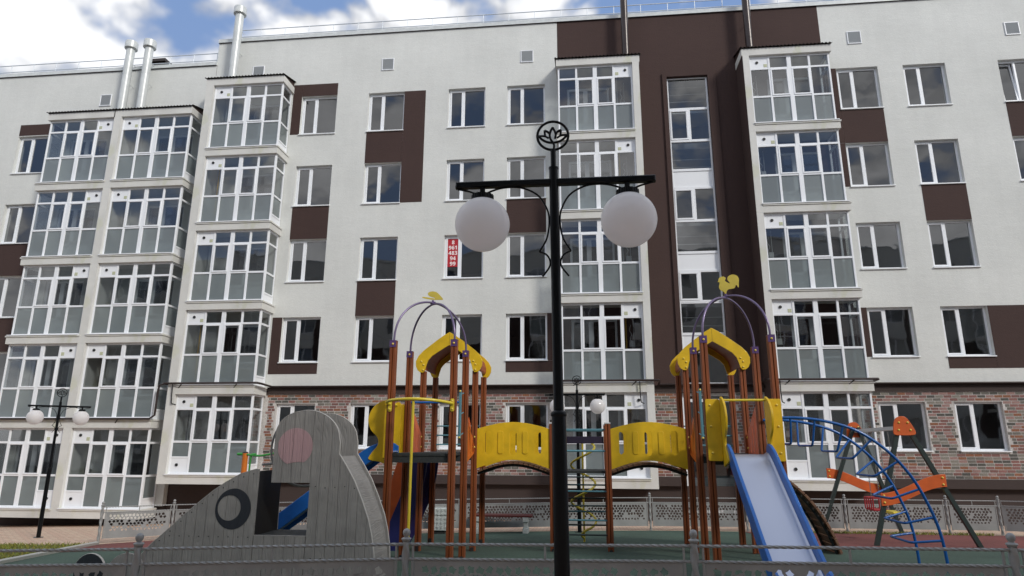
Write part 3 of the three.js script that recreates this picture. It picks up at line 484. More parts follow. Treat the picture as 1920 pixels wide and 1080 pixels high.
// ------------------------------------------------------------------ red phone number sign in a window
{
  const cv = document.createElement('canvas'); cv.width = 256; cv.height = 640; const c = cv.getContext('2d');
  c.fillStyle = '#b3202c'; c.fillRect(0, 0, 256, 640); c.fillStyle = '#f4f1ee'; c.font = 'bold 122px sans-serif'; c.textAlign = 'center'; c.textBaseline = 'middle';
  ['8', '961', '483', '94', '99'].forEach((s, i) => c.fillText(s, 128, 72 + i * 124));
  const t = new THREE.CanvasTexture(cv); t.colorSpace = THREE.SRGBColorSpace;
  const g = thing('window_sign', 'red vertical sign with white phone number digits in a window', 'sign', [COLS.C + 0.315, SILL1 + 6 + 1.0, -0.135]);
  mesh('sheet', bx(-0.215, 0.215, -0.53, 0.53, -0.004, 0), std([0.45, 0.02, 0.03]), g);
  const m = mesh('lettering', new THREE.PlaneGeometry(0.425, 1.055), new THREE.MeshStandardMaterial({ map: t, roughness: 0.5 }), g); m.position.z = 0.003;
}
// ------------------------------------------------------------------ the climbing structure: two towers, two arched bridges, slides and climbers
{
  const W = 1.109, A = 2.149, UC = A + W / 2, H = 1.87;
  const ps = thing('play_structure', 'wooden post climbing frame with two domed towers, yellow bridge panels and blue slides', 'play structure', [-0.036, -0.40, 8.957], -0.011);
  const postGeo = (h) => once('post' + h, () => {
    const w = 0.0575, n = 0.010, d = 0.026, c = 0.007, q = [];
    for (let k = 0; k < 4; k++) { const r = (x, y) => { for (let i = 0; i < k; i++) [x, y] = [-y, x]; return [x, y]; }; q.push(r(-w + c, -w), r(-n, -w), r(0, -w + d), r(n, -w), r(w - c, -w), r(w, -w + c)); }
    const g = metric(new THREE.ExtrudeGeometry(shapeOf(q), { depth: h, bevelEnabled: false }).rotateX(-Math.PI / 2).translate(0, 0, 0)); return g;
  });
  const post = (u, v, top) => { const p = mesh('post', postGeo(+(top + 0.3).toFixed(2)), M.wood, ps); p.position.set(u, -0.3, v); p.rotation.y = rnd() < 0.5 ? 0 : Math.PI; mesh('post_shoe', once('shoe', () => bx(-0.03, 0.03, 0.1, 0.36, -0.075, 0.075)), M.seal, p); return p; };
  const bolt = (x, y, z, parent, dir = 'z') => { const b = mesh('bolt', once('bolt' + dir, () => { const g = new THREE.SphereGeometry(0.02, 10, 6, 0, Math.PI * 2, 0, Math.PI / 2); return dir === 'z' ? g.rotateX(Math.PI / 2) : dir === '-x' ? g.rotateZ(Math.PI / 2) : g.rotateZ(-Math.PI / 2); }), M.cap, parent); b.position.set(x, y, z); return b; };
  // the rooster silhouette of the weather vanes
  const rooster = once('rooster', () => plate(smoothShape([[0, 0], [0.02, 0.05], [0.06, 0.09], [0.16, 0.10], [0.20, 0.16], [0.235, 0.105], [0.25, 0.19], [0.262, 0.27], [0.235, 0.335], [0.16, 0.365], [0.085, 0.335], [0.065, 0.275], [0.10, 0.20], [0.02, 0.255], [0.04, 0.31], [-0.01, 0.345], [-0.075, 0.325], [-0.095, 0.27], [-0.115, 0.25], [-0.08, 0.235], [-0.10, 0.16], [-0.09, 0.10], [-0.03, 0.05]], 90), 0.012, 0.002));
  const gableShape = (() => { const half = [[0, 4.34], [0.13, 4.265], [0.27, 4.165], [0.42, 4.05], [0.55, 3.95], [0.655, 3.84], [0.71, 3.73], [0.705, 3.62], [0.665, 3.535], [0.61, 3.49], [0.55, 3.485], [0.51, 3.53], [0.485, 3.63], [0.45, 3.735], [0.37, 3.83], [0.22, 3.93], [0.09, 4.01], [0, 4.065]]; return shapeOf([...half, ...half.slice(1, -1).reverse().map(([x, y]) => [-x, y])]); })();
  const gablePlate = plate(gableShape, 0.04);
  const roofGeo = (() => { const up = [[0, 4.24], [0.27, 4.09], [0.46, 3.95], [0.56, 3.83], [0.60, 3.70], [0.595, 3.60]], lo = up.map(([x, y]) => [x * 0.96, y - 0.035]); const h = shapeOf([...up, ...lo.slice().reverse()]); return new THREE.ExtrudeGeometry(h, { depth: W + 0.1, bevelEnabled: false }).translate(0, 0, -W - 0.05); })();
  for (const s of [-1, 1]) {
    const inn = s * A, out = s * (A + W), tops = [];
    for (const u of [inn, out]) for (const [v, top] of [[2 * W, 3.82], [W, 3.78], [0, 3.52], [-W, 3.5]]) {
      post(u, v, top);
      if (v > 0) { const c = mesh('post_cap', once('pcap', () => merge([bx(-0.059, 0.059, -0.115, 0.004, 0.058, 0.066), bx(-0.059, 0.059, 0, 0.008, -0.06, 0.066), bx(-0.03, 0.03, 0.005, 0.012, -0.03, 0.03)])), M.purple, ps); c.position.set(u, top, v); bolt(0, -0.06, 0.066, c); tops.push([u, top, v]); }
    }
    // dome of two crossing hoops
    const cu = s * UC, cv = 1.5 * W;
    for (const [i, j] of [[0, 3], [1, 2]]) {
      const a = tops[i], b = tops[j], pts = [];
      for (let k = 0; k <= 24; k++) { const t = Math.PI * k / 24, q = (1 - Math.cos(t)) / 2; pts.push([a[0] + (b[0] - a[0]) * q, a[1] + (b[1] - a[1]) * q + (0.80 + i * 0.035) * Math.pow(Math.sin(t), 0.92), a[2] + (b[2] - a[2]) * q]); }
      mesh('dome_hoop', merge([tube(pts, 0.02, 60, 8)]), M.hoop, ps);
    }
    const vane = grp('weather_vane', ps, cu, 4.62, cv);
    mesh('spindle', merge([bar([0, -0.02, 0], [0, 0.06, 0], 0.022, 10), bar([-0.05, 0.0, 0], [0.05, 0.02, 0], 0.018, 8)]), M.purple, vane);
    const r = mesh('rooster', rooster, M.birdY, vane); r.position.set(0, 0.05, 0); if (s < 0) { r.geometry = plate(smoothShape([[-0.20, 0.055], [-0.12, 0.035], [0, 0.02], [0.13, 0.02], [0.19, 0.03], [0.15, 0.09], [0.07, 0.165], [-0.01, 0.185], [-0.085, 0.165], [-0.10, 0.12], [-0.05, 0.08], [0.03, 0.06], [0.02, 0.048], [-0.1, 0.066], [-0.19, 0.075]], 80), 0.012, 0.002); r.rotation.set(0, 0.2, 0); } else r.rotation.set(-0.08, -0.1, 0.05);
    // gable roof
    const gr = grp('gable_roof', ps, cu, 0, 0);
    for (const v of [0.062, -W - 0.1]) { const p = mesh('gable_panel', gablePlate, M.yellow, gr); p.position.z = v; mesh('joint', once('gj', () => bx(-0.002, 0.002, 4.08, 4.325, 0.0395, 0.0412)), M.seal, p); if (v > 0) for (const x of [-0.555, 0.555]) for (const y of [3.54, 3.65, 3.72]) bolt(x + (y > 3.7 ? -0.03 : y < 3.6 ? 0.01 : 0.015), y, 0.04, p); }
    for (const m of [1, -1]) { const q = mesh('roof_board', roofGeo, M.roofBoard, gr); if (m < 0) { q.rotation.y = Math.PI; q.position.z = -W; } }
    // decks
    for (const v of [-W, 0, W]) { const d = grp('deck', ps, cu, H, v + W / 2); mesh('deck_board', once('dk', () => bx(-W / 2 + 0.062, W / 2 - 0.062, -0.045, 0, -W / 2 + 0.005, W / 2 - 0.005)), M.deck, d); mesh('deck_frame', once('df', () => merge([bx(-W / 2 + 0.06, W / 2 - 0.06, -0.16, -0.047, -W / 2 + 0.02, -W / 2 + 0.06), bx(-W / 2 + 0.06, W / 2 - 0.06, -0.16, -0.047, W / 2 - 0.06, W / 2 - 0.02)])), M.deck, d); }
    // barrier panels beside the middle deck
    const bp = (u, mat, hi) => {
      const sh = shapeOf([[0.07, H - 0.02], [W - 0.07, H - 0.22], [W - 0.07, H + hi], [W - 0.24, H + hi], [0.07, H + hi - 0.5]]);
      const slots = []; for (const [x, a, b] of [[0.33, H + 0.02, H + 0.33], [0.53, H - 0.02, H + 0.5], [0.74, H - 0.06, H + 0.66]]) { const p = rectPath(x - 0.014, x + 0.014, a, b); sh.holes.push(p); }
      const m = mesh('barrier_panel', plate(sh, 0.03, 0.003).rotateY(-Math.PI / 2).translate(0.015, 0, 0), mat, ps); m.position.set(u, 0, 0);
      for (const v of [0.12, W - 0.12]) for (const y of [H + 0.1, H + 0.3]) bolt(-s * 0.02, y, v, m, s > 0 ? '-x' : 'x');
    };
    bp(out, M.salmon, 0.86); bp(inn, M.orange, 0.62);
    // teal climbing rail by the inner side of the front deck
    const lr = grp('climbing_rail', ps, inn, 0, 1.42 * W);
    mesh('upright', chamfer(-0.02, 0.02, H + 0.25, H + 1.12, -0.03, 0.03, 0.005), M.teal, lr);
    for (const y of [H + 0.3, H + 0.68, H + 1.04]) { mesh('hook', merge([bar([0, y, 0], [0, y + 0.05, -0.30], 0.012, 8)]), M.teal, lr); }
    bolt(0, H + 1.1, 0.03, lr); bolt(0, H + 0.27, 0.03, lr);
    // rails at the back
    const br = grp('back_rails', ps); for (const y of [H + 0.15, H + 0.35, H + 0.55]) mesh('rail', bar([inn, y, -W], [out, y, -W], 0.016, 8), M.teal, br);
    // arched bridge to the middle
    const b = grp('bridge', ps), u0 = s * (W / 2 + 0.06), u1 = s * (A - 0.06), L = Math.abs(u1 - u0), at = (k) => u0 + (u1 - u0) * k, dk = (k) => 1.52 + 0.17 * Math.sin(Math.PI * Math.min(1, Math.max(0, k)));
    const side = () => {
      const q = []; for (let k = 0; k <= 16; k++) q.push([at(k / 16), 2.335 + 0.135 * Math.sin(Math.PI * k / 16)]); for (let k = 16; k >= 0; k--) q.push([at(k / 16), dk(k / 16) + 0.03]);
      if (s < 0) q.reverse(); const sh = shapeOf(q);
      for (const [k, hh] of [[0.16, 0.48], [0.5, 0.50], [0.84, 0.48]]) { const c = at(k), y = 2.06, p = new THREE.Path(), r = 0.076; p.moveTo(c - r, y - hh / 2 + r); p.lineTo(c - r, y + hh / 2 - r); p.absarc(c, y + hh / 2 - r, r, Math.PI, 0, true); p.lineTo(c + r, y - hh / 2 + r); p.absarc(c, y - hh / 2 + r, r, 0, -Math.PI, true); sh.holes.push(p); }
      return plate(sh, 0.035, 0.004);
    };
    const sg = side();
    for (const v of [-0.005, -W - 0.03]) { const p = mesh('side_panel', sg, M.yellow, b); p.position.z = v; for (const k of [0.33, 0.67]) { const c = at(k), q = mesh('raised_slat', once('slat' + k + s, () => plate(rrect(c - 0.055, c + 0.055, 1.84, 2.29, 0.05), 0.016, 0.004)), M.yellow, p); q.position.z = 0.034; } }
    for (let k = 0; k < 14; k++) { const t = (k + 0.5) / 14, m = mesh('plank', once('plank', () => chamfer(-0.048, 0.048, -0.045, 0, -W + 0.05, 0.03, 0.006)), M.darkWood, b); m.position.set(at(t), dk(t) - 0.005, -0.04); m.rotation.z = s * Math.atan(0.17 * Math.PI * Math.cos(Math.PI * t) / L); }
    for (const v of [-0.12, -W + 0.08]) { const pts = []; for (let k = 0; k <= 12; k++) pts.push([at(k / 12), dk(k / 12) - 0.075, v]); mesh('arch_beam', merge([tube(pts, 0.03, 30, 6)]), M.deck, b); }
  }
  // middle platform
  for (const u of [-W / 2, W / 2]) for (const v of [0, -W]) { post(u, v, 2.43); const c = mesh('post_cap', once('mc', () => chamfer(-0.062, 0.062, 0, 0.03, -0.062, 0.062, 0.006)), M.meter, ps); c.position.set(u, 2.43, v); }
  const mid = grp('deck', ps); mesh('deck_board', bx(-W / 2 + 0.06, W / 2 - 0.06, 1.47, 1.52, -W + 0.03, -0.03), M.deck, mid);
  mesh('header_board', chamfer(-W / 2 + 0.06, W / 2 - 0.06, 2.05, 2.2, -W - 0.02, -W + 0.02, 0.005), M.headBoard, ps);
  for (const v of [0, -W]) { const l = grp('ladder', ps); for (let k = 0; k < 5; k++) mesh('rung', bar([-W / 2 + 0.05, 0.32 + k * 0.27 + (v ? 0.06 : 0), v], [W / 2 - 0.05, 0.32 + k * 0.27 + (v ? 0.06 : 0), v], 0.017, 8), k % 2 ? M.teal : M.darkGreen, l); mesh('rung', bar([-W / 2 + 0.05, 1.9, v], [W / 2 - 0.05, 1.9, v], 0.017, 8), M.teal, l); mesh('rung', bar([-W / 2 + 0.05, 2.32, v], [W / 2 - 0.05, 2.32, v], 0.017, 8), M.teal, l); }
  // yellow helix pole behind the middle platform
  const sp = grp('spiral_climber', ps, 0.03, 0, -W - 0.75), hp = [];
  for (let k = 0; k <= 72; k++) { const t = k / 72, a = -1.2 + t * 2.55 * 2 * Math.PI; hp.push([0.27 * Math.sin(a) * Math.min(1, t * 9), 0.03 + t * 2.03, 0.27 * Math.cos(a)]); }
  mesh('helix', merge([tube(hp, 0.025, 150, 8)]), M.yellowTube, sp); mesh('pole', merge([bar([0, -0.3, 0], [0, 2.06, 0], 0.022, 10), bar([0, 2.06, 0], [-0.3, 2.1, 0.72], 0.02, 8)]), M.yellowTube, sp);
  // fireman's pole and curved rail at the left tower
  const fp = grp('fireman_pole', ps), fv = 2 * W;
  mesh('curved_rail', merge([tube([[-A - W - 0.0, 2.70, fv + 0.06], [-A - W - 0.02, 2.72, fv + 0.18], [-A - W + 0.14, 2.745, fv + 0.40], [-UC, 2.755, fv + 0.52], [-A - 0.2, 2.735, fv + 0.36], [-A - 0.02, 2.71, fv + 0.14], [-A, 2.70, fv + 0.06]], 0.027, 60, 10)]), M.yellowTube, fp);
  mesh('pole', bar([-UC - 0.02, -0.25, fv + 0.5], [-UC - 0.02, 2.75, fv + 0.5], 0.024, 12), M.yellowTube, fp);
  for (const u of [-A - W, -A]) { const q = mesh('bracket', once('brk', () => plate(rrect(-0.035, 0.035, -0.13, 0.09, 0.033), 0.014, 0.003)), M.yellowTube, fp); q.position.set(u, 2.70, fv + 0.058); bolt(0, 0.05, 0.014, q); bolt(0, -0.09, 0.014, q); }
  mesh('cross_bar', bar([-A - W, 2.8, W], [-A, 2.8, W], 0.022, 10), M.blueTube, ps);
  // slides
  const bed = new THREE.CatmullRomCurve3([[0.02, 1.88], [0.16, 1.87], [0.34, 1.79], [0.75, 1.49], [1.35, 1.06], [1.95, 0.62], [2.3, 0.39], [2.6, 0.30], [2.95, 0.285]].map(([z, y]) => V3(0, y, z))).getPoints(48);
  const slide = (u, v, turn) => {
    const s = grp('slide', ps, u, 0, v); s.rotation.y = turn;
    const pos = [], idx = []; bed.forEach((p) => { for (const [x, dy] of [[-0.30, 0.03], [-0.26, 0], [0.26, 0], [0.30, 0.03]]) pos.push(x, p.y + dy, p.z); });
    for (let i = 0; i + 1 < bed.length; i++) for (let j = 0; j < 3; j++) { const a = i * 4 + j; idx.push(a, a + 4, a + 1, a + 1, a + 4, a + 5); }
    const g = new THREE.BufferGeometry(); g.setAttribute('position', new THREE.Float32BufferAttribute(pos, 3)); g.setIndex(idx); g.computeVertexNormals();
    mesh('slide_bed', g, M.slideBed, s).material.side = THREE.DoubleSide;
    const n = (i) => { const a = bed[Math.max(0, i - 1)], b = bed[Math.min(bed.length - 1, i + 1)], l = Math.hypot(b.z - a.z, b.y - a.y); return [-(b.y - a.y) / l, (b.z - a.z) / l]; };
    const up = bed.map((p, i) => { const [nz, ny] = n(i), w = 0.17 * Math.min(1, 0.62 + i * 0.09); return [p.z + nz * w, p.y + ny * w]; }), dn = bed.map((p, i) => { const [nz, ny] = n(i); return [p.z - nz * 0.07, p.y - ny * 0.07]; });
    const rail = plate(shapeOf([...dn, ...up.slice().reverse()]), 0.05, 0.012).rotateY(-Math.PI / 2);
    for (const x of [-0.29, 0.355]) { const q = mesh('side_rail', rail, M.blue, s); q.position.x = x; }
    const wave = plate(smoothShape([[0, 1.72], [0, 2.2], [0, 2.74], [0.13, 2.77], [0.30, 2.66], [0.385, 2.46], [0.33, 2.27], [0.2, 2.13], [0.19, 2.0], [0.30, 1.86], [0.34, 1.76], [0.16, 1.72]], 70), 0.035, 0.006).rotateY(-Math.PI / 2);
    for (const x of [-0.335, 0.37]) { const q = mesh('guard_side', wave, M.yellow, s); q.position.set(x, 0, 0.02); }
    for (const m of [-1, 1]) { const q = mesh('guard_face', plate(rrect(m < 0 ? -0.6 : 0.37, m < 0 ? -0.372 : 0.6, 1.77, 2.76, 0.03), 0.035, 0.005), M.yellow, s); q.position.z = 0.0; for (const y of [1.9, 2.32, 2.66]) bolt(m * 0.53, y, 0.035, q); }
    mesh('guard_bar', bar([-0.34, 2.735, 0.1], [0.34, 2.735, 0.1], 0.021, 10), M.yellowTube, s);
    mesh('leg', merge([bar([-0.2, -0.3, 2.5], [-0.2, 0.3, 2.5], 0.025), bar([0.2, -0.3, 2.5], [0.2, 0.3, 2.5], 0.025)]), M.deck, s);
  };
  slide(UC, 2 * W + 0.06, 0); slide(-A - W - 0.06, 1.5 * W, -Math.PI / 2);
  // blue arched climber on the right tower
  const ar = grp('arched_climber', ps), cr = new THREE.CatmullRomCurve3([[3.28, 2.46], [3.6, 2.46], [4.05, 2.40], [4.5, 2.25], [4.92, 1.94], [5.24, 1.53], [5.45, 1.05], [5.54, 0.7], [5.58, 0.28], [5.58, -0.3]].map(([x, y]) => V3(x, y, 0)));
  const v1 = 2 * W - 0.08, v2 = W + 0.1;
  for (const v of [v1, v2]) mesh('rail', merge([tube(cr.getPoints(40).map((p) => [p.x, p.y, v]), 0.024, 80, 8)]), M.blueTube, ar);
  for (let k = 0; k < 8; k++) {
    const t = 0.07 + k * 0.105, p = cr.getPoint(t), d = cr.getTangent(t), nx = d.y, ny = -d.x, q = 0.42, sx = nx * 0.75 - 0.25 * (k < 3 ? 0 : 1), sy = ny * 0.9 - (k < 3 ? 0.1 : 0), m = Math.hypot(sx, sy);
    mesh('rung', merge([tube([[p.x, p.y, v1], [p.x + sx / m * q * 0.95, p.y + sy / m * q * 0.95, v1 - 0.09], [p.x + sx / m * q, p.y + sy / m * q, v1 - 0.2], [p.x + sx / m * q, p.y + sy / m * q, v2 + 0.2], [p.x + sx / m * q * 0.95, p.y + sy / m * q * 0.95, v2 + 0.09], [p.x, p.y, v2]], 0.019, 40, 7, false, 0.15)]), M.blueTube, ar);
  }
  // arched plank ramp on the right
  const ra = grp('plank_ramp', ps), rc = new THREE.CatmullRomCurve3([[3.24, 1.72], [3.6, 1.62], [4.02, 1.33], [4.3, 1.06], [4.52, 0.76], [4.68, 0.45], [4.8, 0.12], [4.84, -0.1]].map(([x, y]) => V3(x, y, 0)));
  for (let k = 0; k < 17; k++) { const p = rc.getPointAt((k + 0.5) / 17), d = rc.getTangentAt((k + 0.5) / 17), m = mesh('plank', once('rplank', () => chamfer(-0.066, 0.066, -0.02, 0.03, -W + 0.1, -0.1, 0.006)), M.darkWood, ra); m.position.set(p.x, p.y, 0); m.rotation.z = Math.atan2(d.y, d.x); }
  for (const v of [-0.2, -W + 0.2]) mesh('arch_beam', merge([tube(rc.getPoints(20).map((p) => [p.x - 0.04, p.y - 0.04, v]), 0.028, 40, 6)]), M.deck, ra);
  // leaning climbing wall on the left
  const cw = grp('climbing_wall', ps), sl = (q, v) => [-A - W - 0.06 - q * 0.62, 1.8 - q * 1.85, v];
  { const e = new THREE.ExtrudeGeometry(shapeOf([[-A - W - 0.06, 1.8], [-A - W - 0.1, 1.8], [-A - W - 0.72, -0.1], [-A - W - 0.68, -0.1]]), { depth: W - 0.1, bevelEnabled: false }).translate(0, 0, -W + 0.05); mesh('climbing_board', e, M.orange, cw); }
  for (const v of [-0.06, -W + 0.0]) { const e = plate(smoothShape([[-A - W + 0.1, 1.86], [-A - W - 0.12, 1.78], [-A - W - 0.4, 1.0], [-A - W - 0.72, 0.2], [-A - W - 0.8, -0.12], [-A - W - 0.5, -0.12], [-A - W - 0.1, 0.7], [-A - W + 0.06, 1.2], [-A - W + 0.12, 1.6]], 60), 0.03); const q = mesh('cheek', e, M.navy, cw); q.position.z = v; }
  { const q = mesh('orange_cheek', plate(smoothShape([[-3.74, 1.74], [-3.56, 1.72], [-3.5, 1.2], [-3.5, 0.3], [-3.85, 0.26], [-4.2, 0.32], [-4.12, 0.6], [-3.92, 1.15]], 60), 0.03), M.orange, cw); q.position.z = -0.12; }
  for (let k = 0; k < 6; k++) { const q = mesh('hold', once('hold', () => new THREE.DodecahedronGeometry(0.05, 1).scale(1, 0.7, 0.8)), M.yellow, cw); const p = sl(0.14 + k * 0.14, -0.3 - (k % 2) * 0.4); q.position.set(p[0] - 0.03, p[1], p[2]); }
}
// ------------------------------------------------------------------ swing set
{
  const OX = 7.2, OZ = 5.35, y0 = gh(OX, OZ), s = thing('swing_set', 'dark green two bay swing with orange wave shaped braces', 'swing', [OX, y0, OZ]);
  const AX = [-0.22, 0.18], Zf = [1.75, -1.75], F = [[-1.08, 1.06], [-1.0, 1.06]];
  const frame = (i) => {
    const z = Zf[i], top = [AX[i], 2.62, z], f = grp('end_frame', s);
    for (const [k, x] of F[i].entries()) mesh('leg', beam([x, gh(OX + x, OZ + z) - y0 - 0.1, z], [top[0] + (k ? 0.06 : -0.06), top[1], z], 0.085, 0.085), M.darkGreen, f);
    const h = mesh('head_plate', plate(smoothShape([[-0.20, -0.16], [0, -0.175], [0.20, -0.16], [0.235, -0.09], [0.15, 0.1], [0.07, 0.21], [-0.02, 0.235], [-0.13, 0.2], [-0.19, 0.1], [-0.22, -0.06]], 60), 0.03, 0.005), M.orange, f); h.position.set(top[0], top[1] - 0.09, i ? z - 0.078 : z + 0.046);
    for (const [a, b] of [[-0.11, -0.06], [-0.09, 0.1], [0.09, 0.1], [0.13, -0.06]]) { const q = mesh('bolt', once('bolt2', () => new THREE.SphereGeometry(0.024, 10, 6, 0, 6.3, 0, 1.57).rotateX(Math.PI / 2)), M.cap, h); q.position.set(a, b, 0.03); }
    const up = i === 0 ? 1 : -1, q = [], lo = [];
    for (let k = 0; k <= 20; k++) { const t = k / 20, x = -0.76 + t * 1.36, y = 1.22 + up * 0.2 * Math.sin((t - 0.5) * Math.PI); q.push([x + AX[i] * 0.5, y + 0.13]); lo.push([x + AX[i] * 0.5, y - 0.13]); }
    const b = mesh('wave_brace', plate(shapeOf([...lo, ...q.reverse()]), 0.03, 0.005), M.orange, f); b.position.z = i ? z - 0.078 : z + 0.046;
    for (const [x, y] of [[-0.7, -0.07], [-0.7, 0.07], [0.53, 0.07], [0.53, -0.07]]) { const e = mesh('bolt', cache.bolt2, M.cap, b); e.position.set(x + AX[i] * 0.5, 1.22 + up * (x < 0 ? -0.19 : 0.19) + y, 0.03); }
  };
  frame(0); frame(1);
  mesh('top_beam', beam([AX[0], 2.52, Zf[0] + 0.0], [AX[1], 2.52, Zf[1]], 0.08, 0.08), M.meter, s);
  const link = new THREE.TorusGeometry(0.02, 0.005, 5, 8).scale(0.7, 1, 1);
  for (const [zc, seatMat, name] of [[-0.75, M.red, 'cradle_seat'], [0.45, M.yellowTube, 'flat_seat']]) {
    const w = grp('swing', s), ax = AX[0] + (AX[1] - AX[0]) * (Zf[0] - zc) / 3.5, sy = 0.62;
    for (const dz of [-0.24, 0.24]) { const L = []; for (let k = 0; k < 58; k++) { const g = link.clone(); if (k % 2) g.rotateY(Math.PI / 2); L.push(g.translate(ax, 2.46 - k * 0.031, zc + dz)); } mesh('chain', mergeGeometries(L), M.chain, w); }
    if (name === 'cradle_seat') mesh('seat', merge([chamfer(ax - 0.17, ax + 0.17, sy - 0.04, sy, zc - 0.24, zc + 0.24, 0.015), ...[-0.17, 0.17].flatMap((x) => [bar([ax + x, sy + 0.26, zc - 0.24], [ax + x, sy + 0.26, zc + 0.24], 0.016), ...[-0.24, -0.12, 0, 0.12, 0.24].map((z) => bar([ax + x, sy - 0.02, zc + z], [ax + x, sy + 0.26, zc + z], 0.016))]), ...[-0.24, 0.24].map((z) => bar([ax - 0.17, sy + 0.26, zc + z], [ax + 0.17, sy + 0.26, zc + z], 0.016))]), seatMat, w);
    else mesh('seat', chamfer(ax - 0.12, ax + 0.12, sy + 0.0, sy + 0.05, zc - 0.27, zc + 0.27, 0.02), seatMat, w);
  }
}
// ------------------------------------------------------------------ mouse shaped play house
{
  const O = [-4.6, -0.31, 12.9], m = thing('mouse_playhouse', 'grey wooden mouse shaped playhouse with pink ear and black ringed eye', 'playhouse', O);
  const lerp = (pts, x) => { if (x <= pts[0][0]) return pts[0][1]; for (let i = 1; i < pts.length; i++) if (x <= pts[i][0]) { const [a, b] = pts[i - 1], [c, d] = pts[i]; return b + (d - b) * (x - a) / (c - a); } return pts[pts.length - 1][1]; };
  const head = new THREE.CatmullRomCurve3([[-4.56, 1.70], [-4.535, 1.83], [-4.47, 1.945], [-4.339, 2.047], [-4.118, 2.099], [-3.901, 2.075], [-3.712, 1.973], [-3.60, 1.835], [-3.55, 1.64]].map(([x, y]) => V3(x, y, 0))).getPoints(40).map((p) => [p.x, p.y]);
  const bodyHi = [...head, [-3.548, 1.47], [-3.438, 1.316], [-3.295, 1.092], [-3.168, 0.828], [-3.058, 0.561], [-2.999, 0.347], [-2.954, 0.1], [-2.93, -0.35]];
  const snoutHi = [[-6.9, -0.34], [-6.459, 0.017], [-6.293, 0.196], [-6.093, 0.368], [-5.848, 0.595], [-5.622, 0.784], [-5.433, 0.937], [-5.24, 1.067], [-5.029, 1.183], [-4.80, 1.25]];
  const rel = (q) => q.map(([x, y]) => [x - O[0], y - O[1]]);
  const strip = (x0, x1, hi, lo, n = 8) => { const u = [], d = []; for (let k = 0; k <= n; k++) { const x = x0 + (x1 - x0) * k / n, a = hi(x), b = lo(x); u.push([x, Math.max(a, b + 0.002)]); d.push([x, b]); } return shapeOf(rel([...d, ...u.reverse()])); };
  const fm = [M.mouse, M.mouse], rim = [M.mouse, M.mouseEdge], boards = grp('front_panel', m);
  const lay = (x0, x1, n, hi, lo, mat, z, d, name = 'board') => { for (let k = 0; k < n; k++) { const a = x0 + (x1 - x0) * k / n + 0.0025, b = x0 + (x1 - x0) * (k + 1) / n - 0.0025; if (hi((a + b) / 2) - lo((a + b) / 2) < 0.02) continue; const g = plate(strip(a, b, hi, lo), d, 0.002); const q = mesh(name, g, mat, boards); q.position.z = z + rr(-0.001, 0.001); } };
  const bHi = (x) => lerp(bodyHi, x), GR = () => -0.42;
  lay(-4.555, -3.965, 4, bHi, () => 1.06, fm, -0.04, 0.04); lay(-3.965, -2.935, 7, bHi, GR, fm, -0.04, 0.04);
  lay(-4.75, -3.97, 5, () => 0.33, GR, fm, -0.041, 0.04); lay(-6.86, -4.755, 14, (x) => lerp(snoutHi, x), GR, fm, -0.04, 0.04);
  const screw = new THREE.CylinderGeometry(0.008, 0.008, 0.004, 8).rotateX(Math.PI / 2);
  for (let k = 0; k < 7; k++) for (const y of [0.02, 1.0]) { const x = -3.965 + 1.03 * (k + 0.5) / 7; if (bHi(x) > y + 0.05) mesh('screw', screw, M.seal, boards).position.set(x + 0.02 - O[0], y + rr(-0.02, 0.02) - O[1], 0.002); }
  for (let k = 1; k < 14; k++) { const x = -6.86 + 2.105 * (k + 0.5) / 14; for (const y of [0.3, lerp(snoutHi, x) - 0.06]) if (lerp(snoutHi, x) > y + 0.04) mesh('screw', screw, M.seal, boards).position.set(x - O[0], y - O[1], 0.002); }
  const ec = [-4.225, 1.575], er = 0.27;
  { const hi = (x) => ec[1] + Math.sqrt(Math.max(0, er * er - (x - ec[0]) ** 2)), lo = (x) => Math.max(ec[1] - Math.sqrt(Math.max(0, er * er - (x - ec[0]) ** 2)), 1.355 - 0.9 * (x - ec[0] - 0.08) ** 2);
    for (const [a, b, n] of [[-4.4935, -4.4075, 1], [-4.4075, -4.26, 1], [-4.26, -4.1125, 1], [-4.1125, -3.965, 1], [-3.965, -3.957, 1]]) lay(a, b, n, hi, lo, M.mousePink, 0.0005, 0.003, 'pink_ear'); }
  { const s = new THREE.Shape(); s.absellipse(-5.098 - O[0], 0.687 - O[1], 0.272, 0.285, 0, Math.PI * 2); const h = new THREE.Path(); h.absarc(-5.158 - O[0], 0.70 - O[1], 0.178, 0, Math.PI * 2, true); s.holes.push(h); const e = mesh('eye_ring', new THREE.ExtrudeGeometry(s, { depth: 0.004, bevelEnabled: false, curveSegments: 40 }), M.mouseDark, boards); e.position.z = 0.001; }
  for (const [hi, n] of [[bodyHi.filter((p, i) => i > 3), 'edge_trim'], [snoutHi, 'edge_trim']]) { const up = hi.map(([x, y], i) => { const a = hi[Math.max(0, i - 1)], b = hi[Math.min(hi.length - 1, i + 1)], l = Math.hypot(b[0] - a[0], b[1] - a[1]); return [x - (b[1] - a[1]) / l * 0.006, y + (b[0] - a[0]) / l * 0.006]; }); mesh(n, new THREE.ExtrudeGeometry(shapeOf(rel([...hi, ...up.reverse()])), { depth: 0.042, bevelEnabled: false }).translate(0, 0, -0.0405), M.mouseEdge, boards); }
  // back panel, same outline
  const outline = [...bodyHi, [-2.93, -0.42], [-3.96, -0.42], [-3.96, 1.06], [-4.55, 1.06]], back = grp('back_panel', m);
  for (const q of [shapeOf(rel(outline)), shapeOf(rel([...snoutHi, [-4.755, -0.42], [-6.9, -0.42]]))]) mesh('panel', plate(q, 0.04, 0.003), rim, back).position.z = -0.84;
  mesh('ear_hoop', new THREE.TorusGeometry(0.545, 0.018, 8, 64).translate(-4.09 - O[0], 1.555 - O[1], -0.09), M.mouse, m);
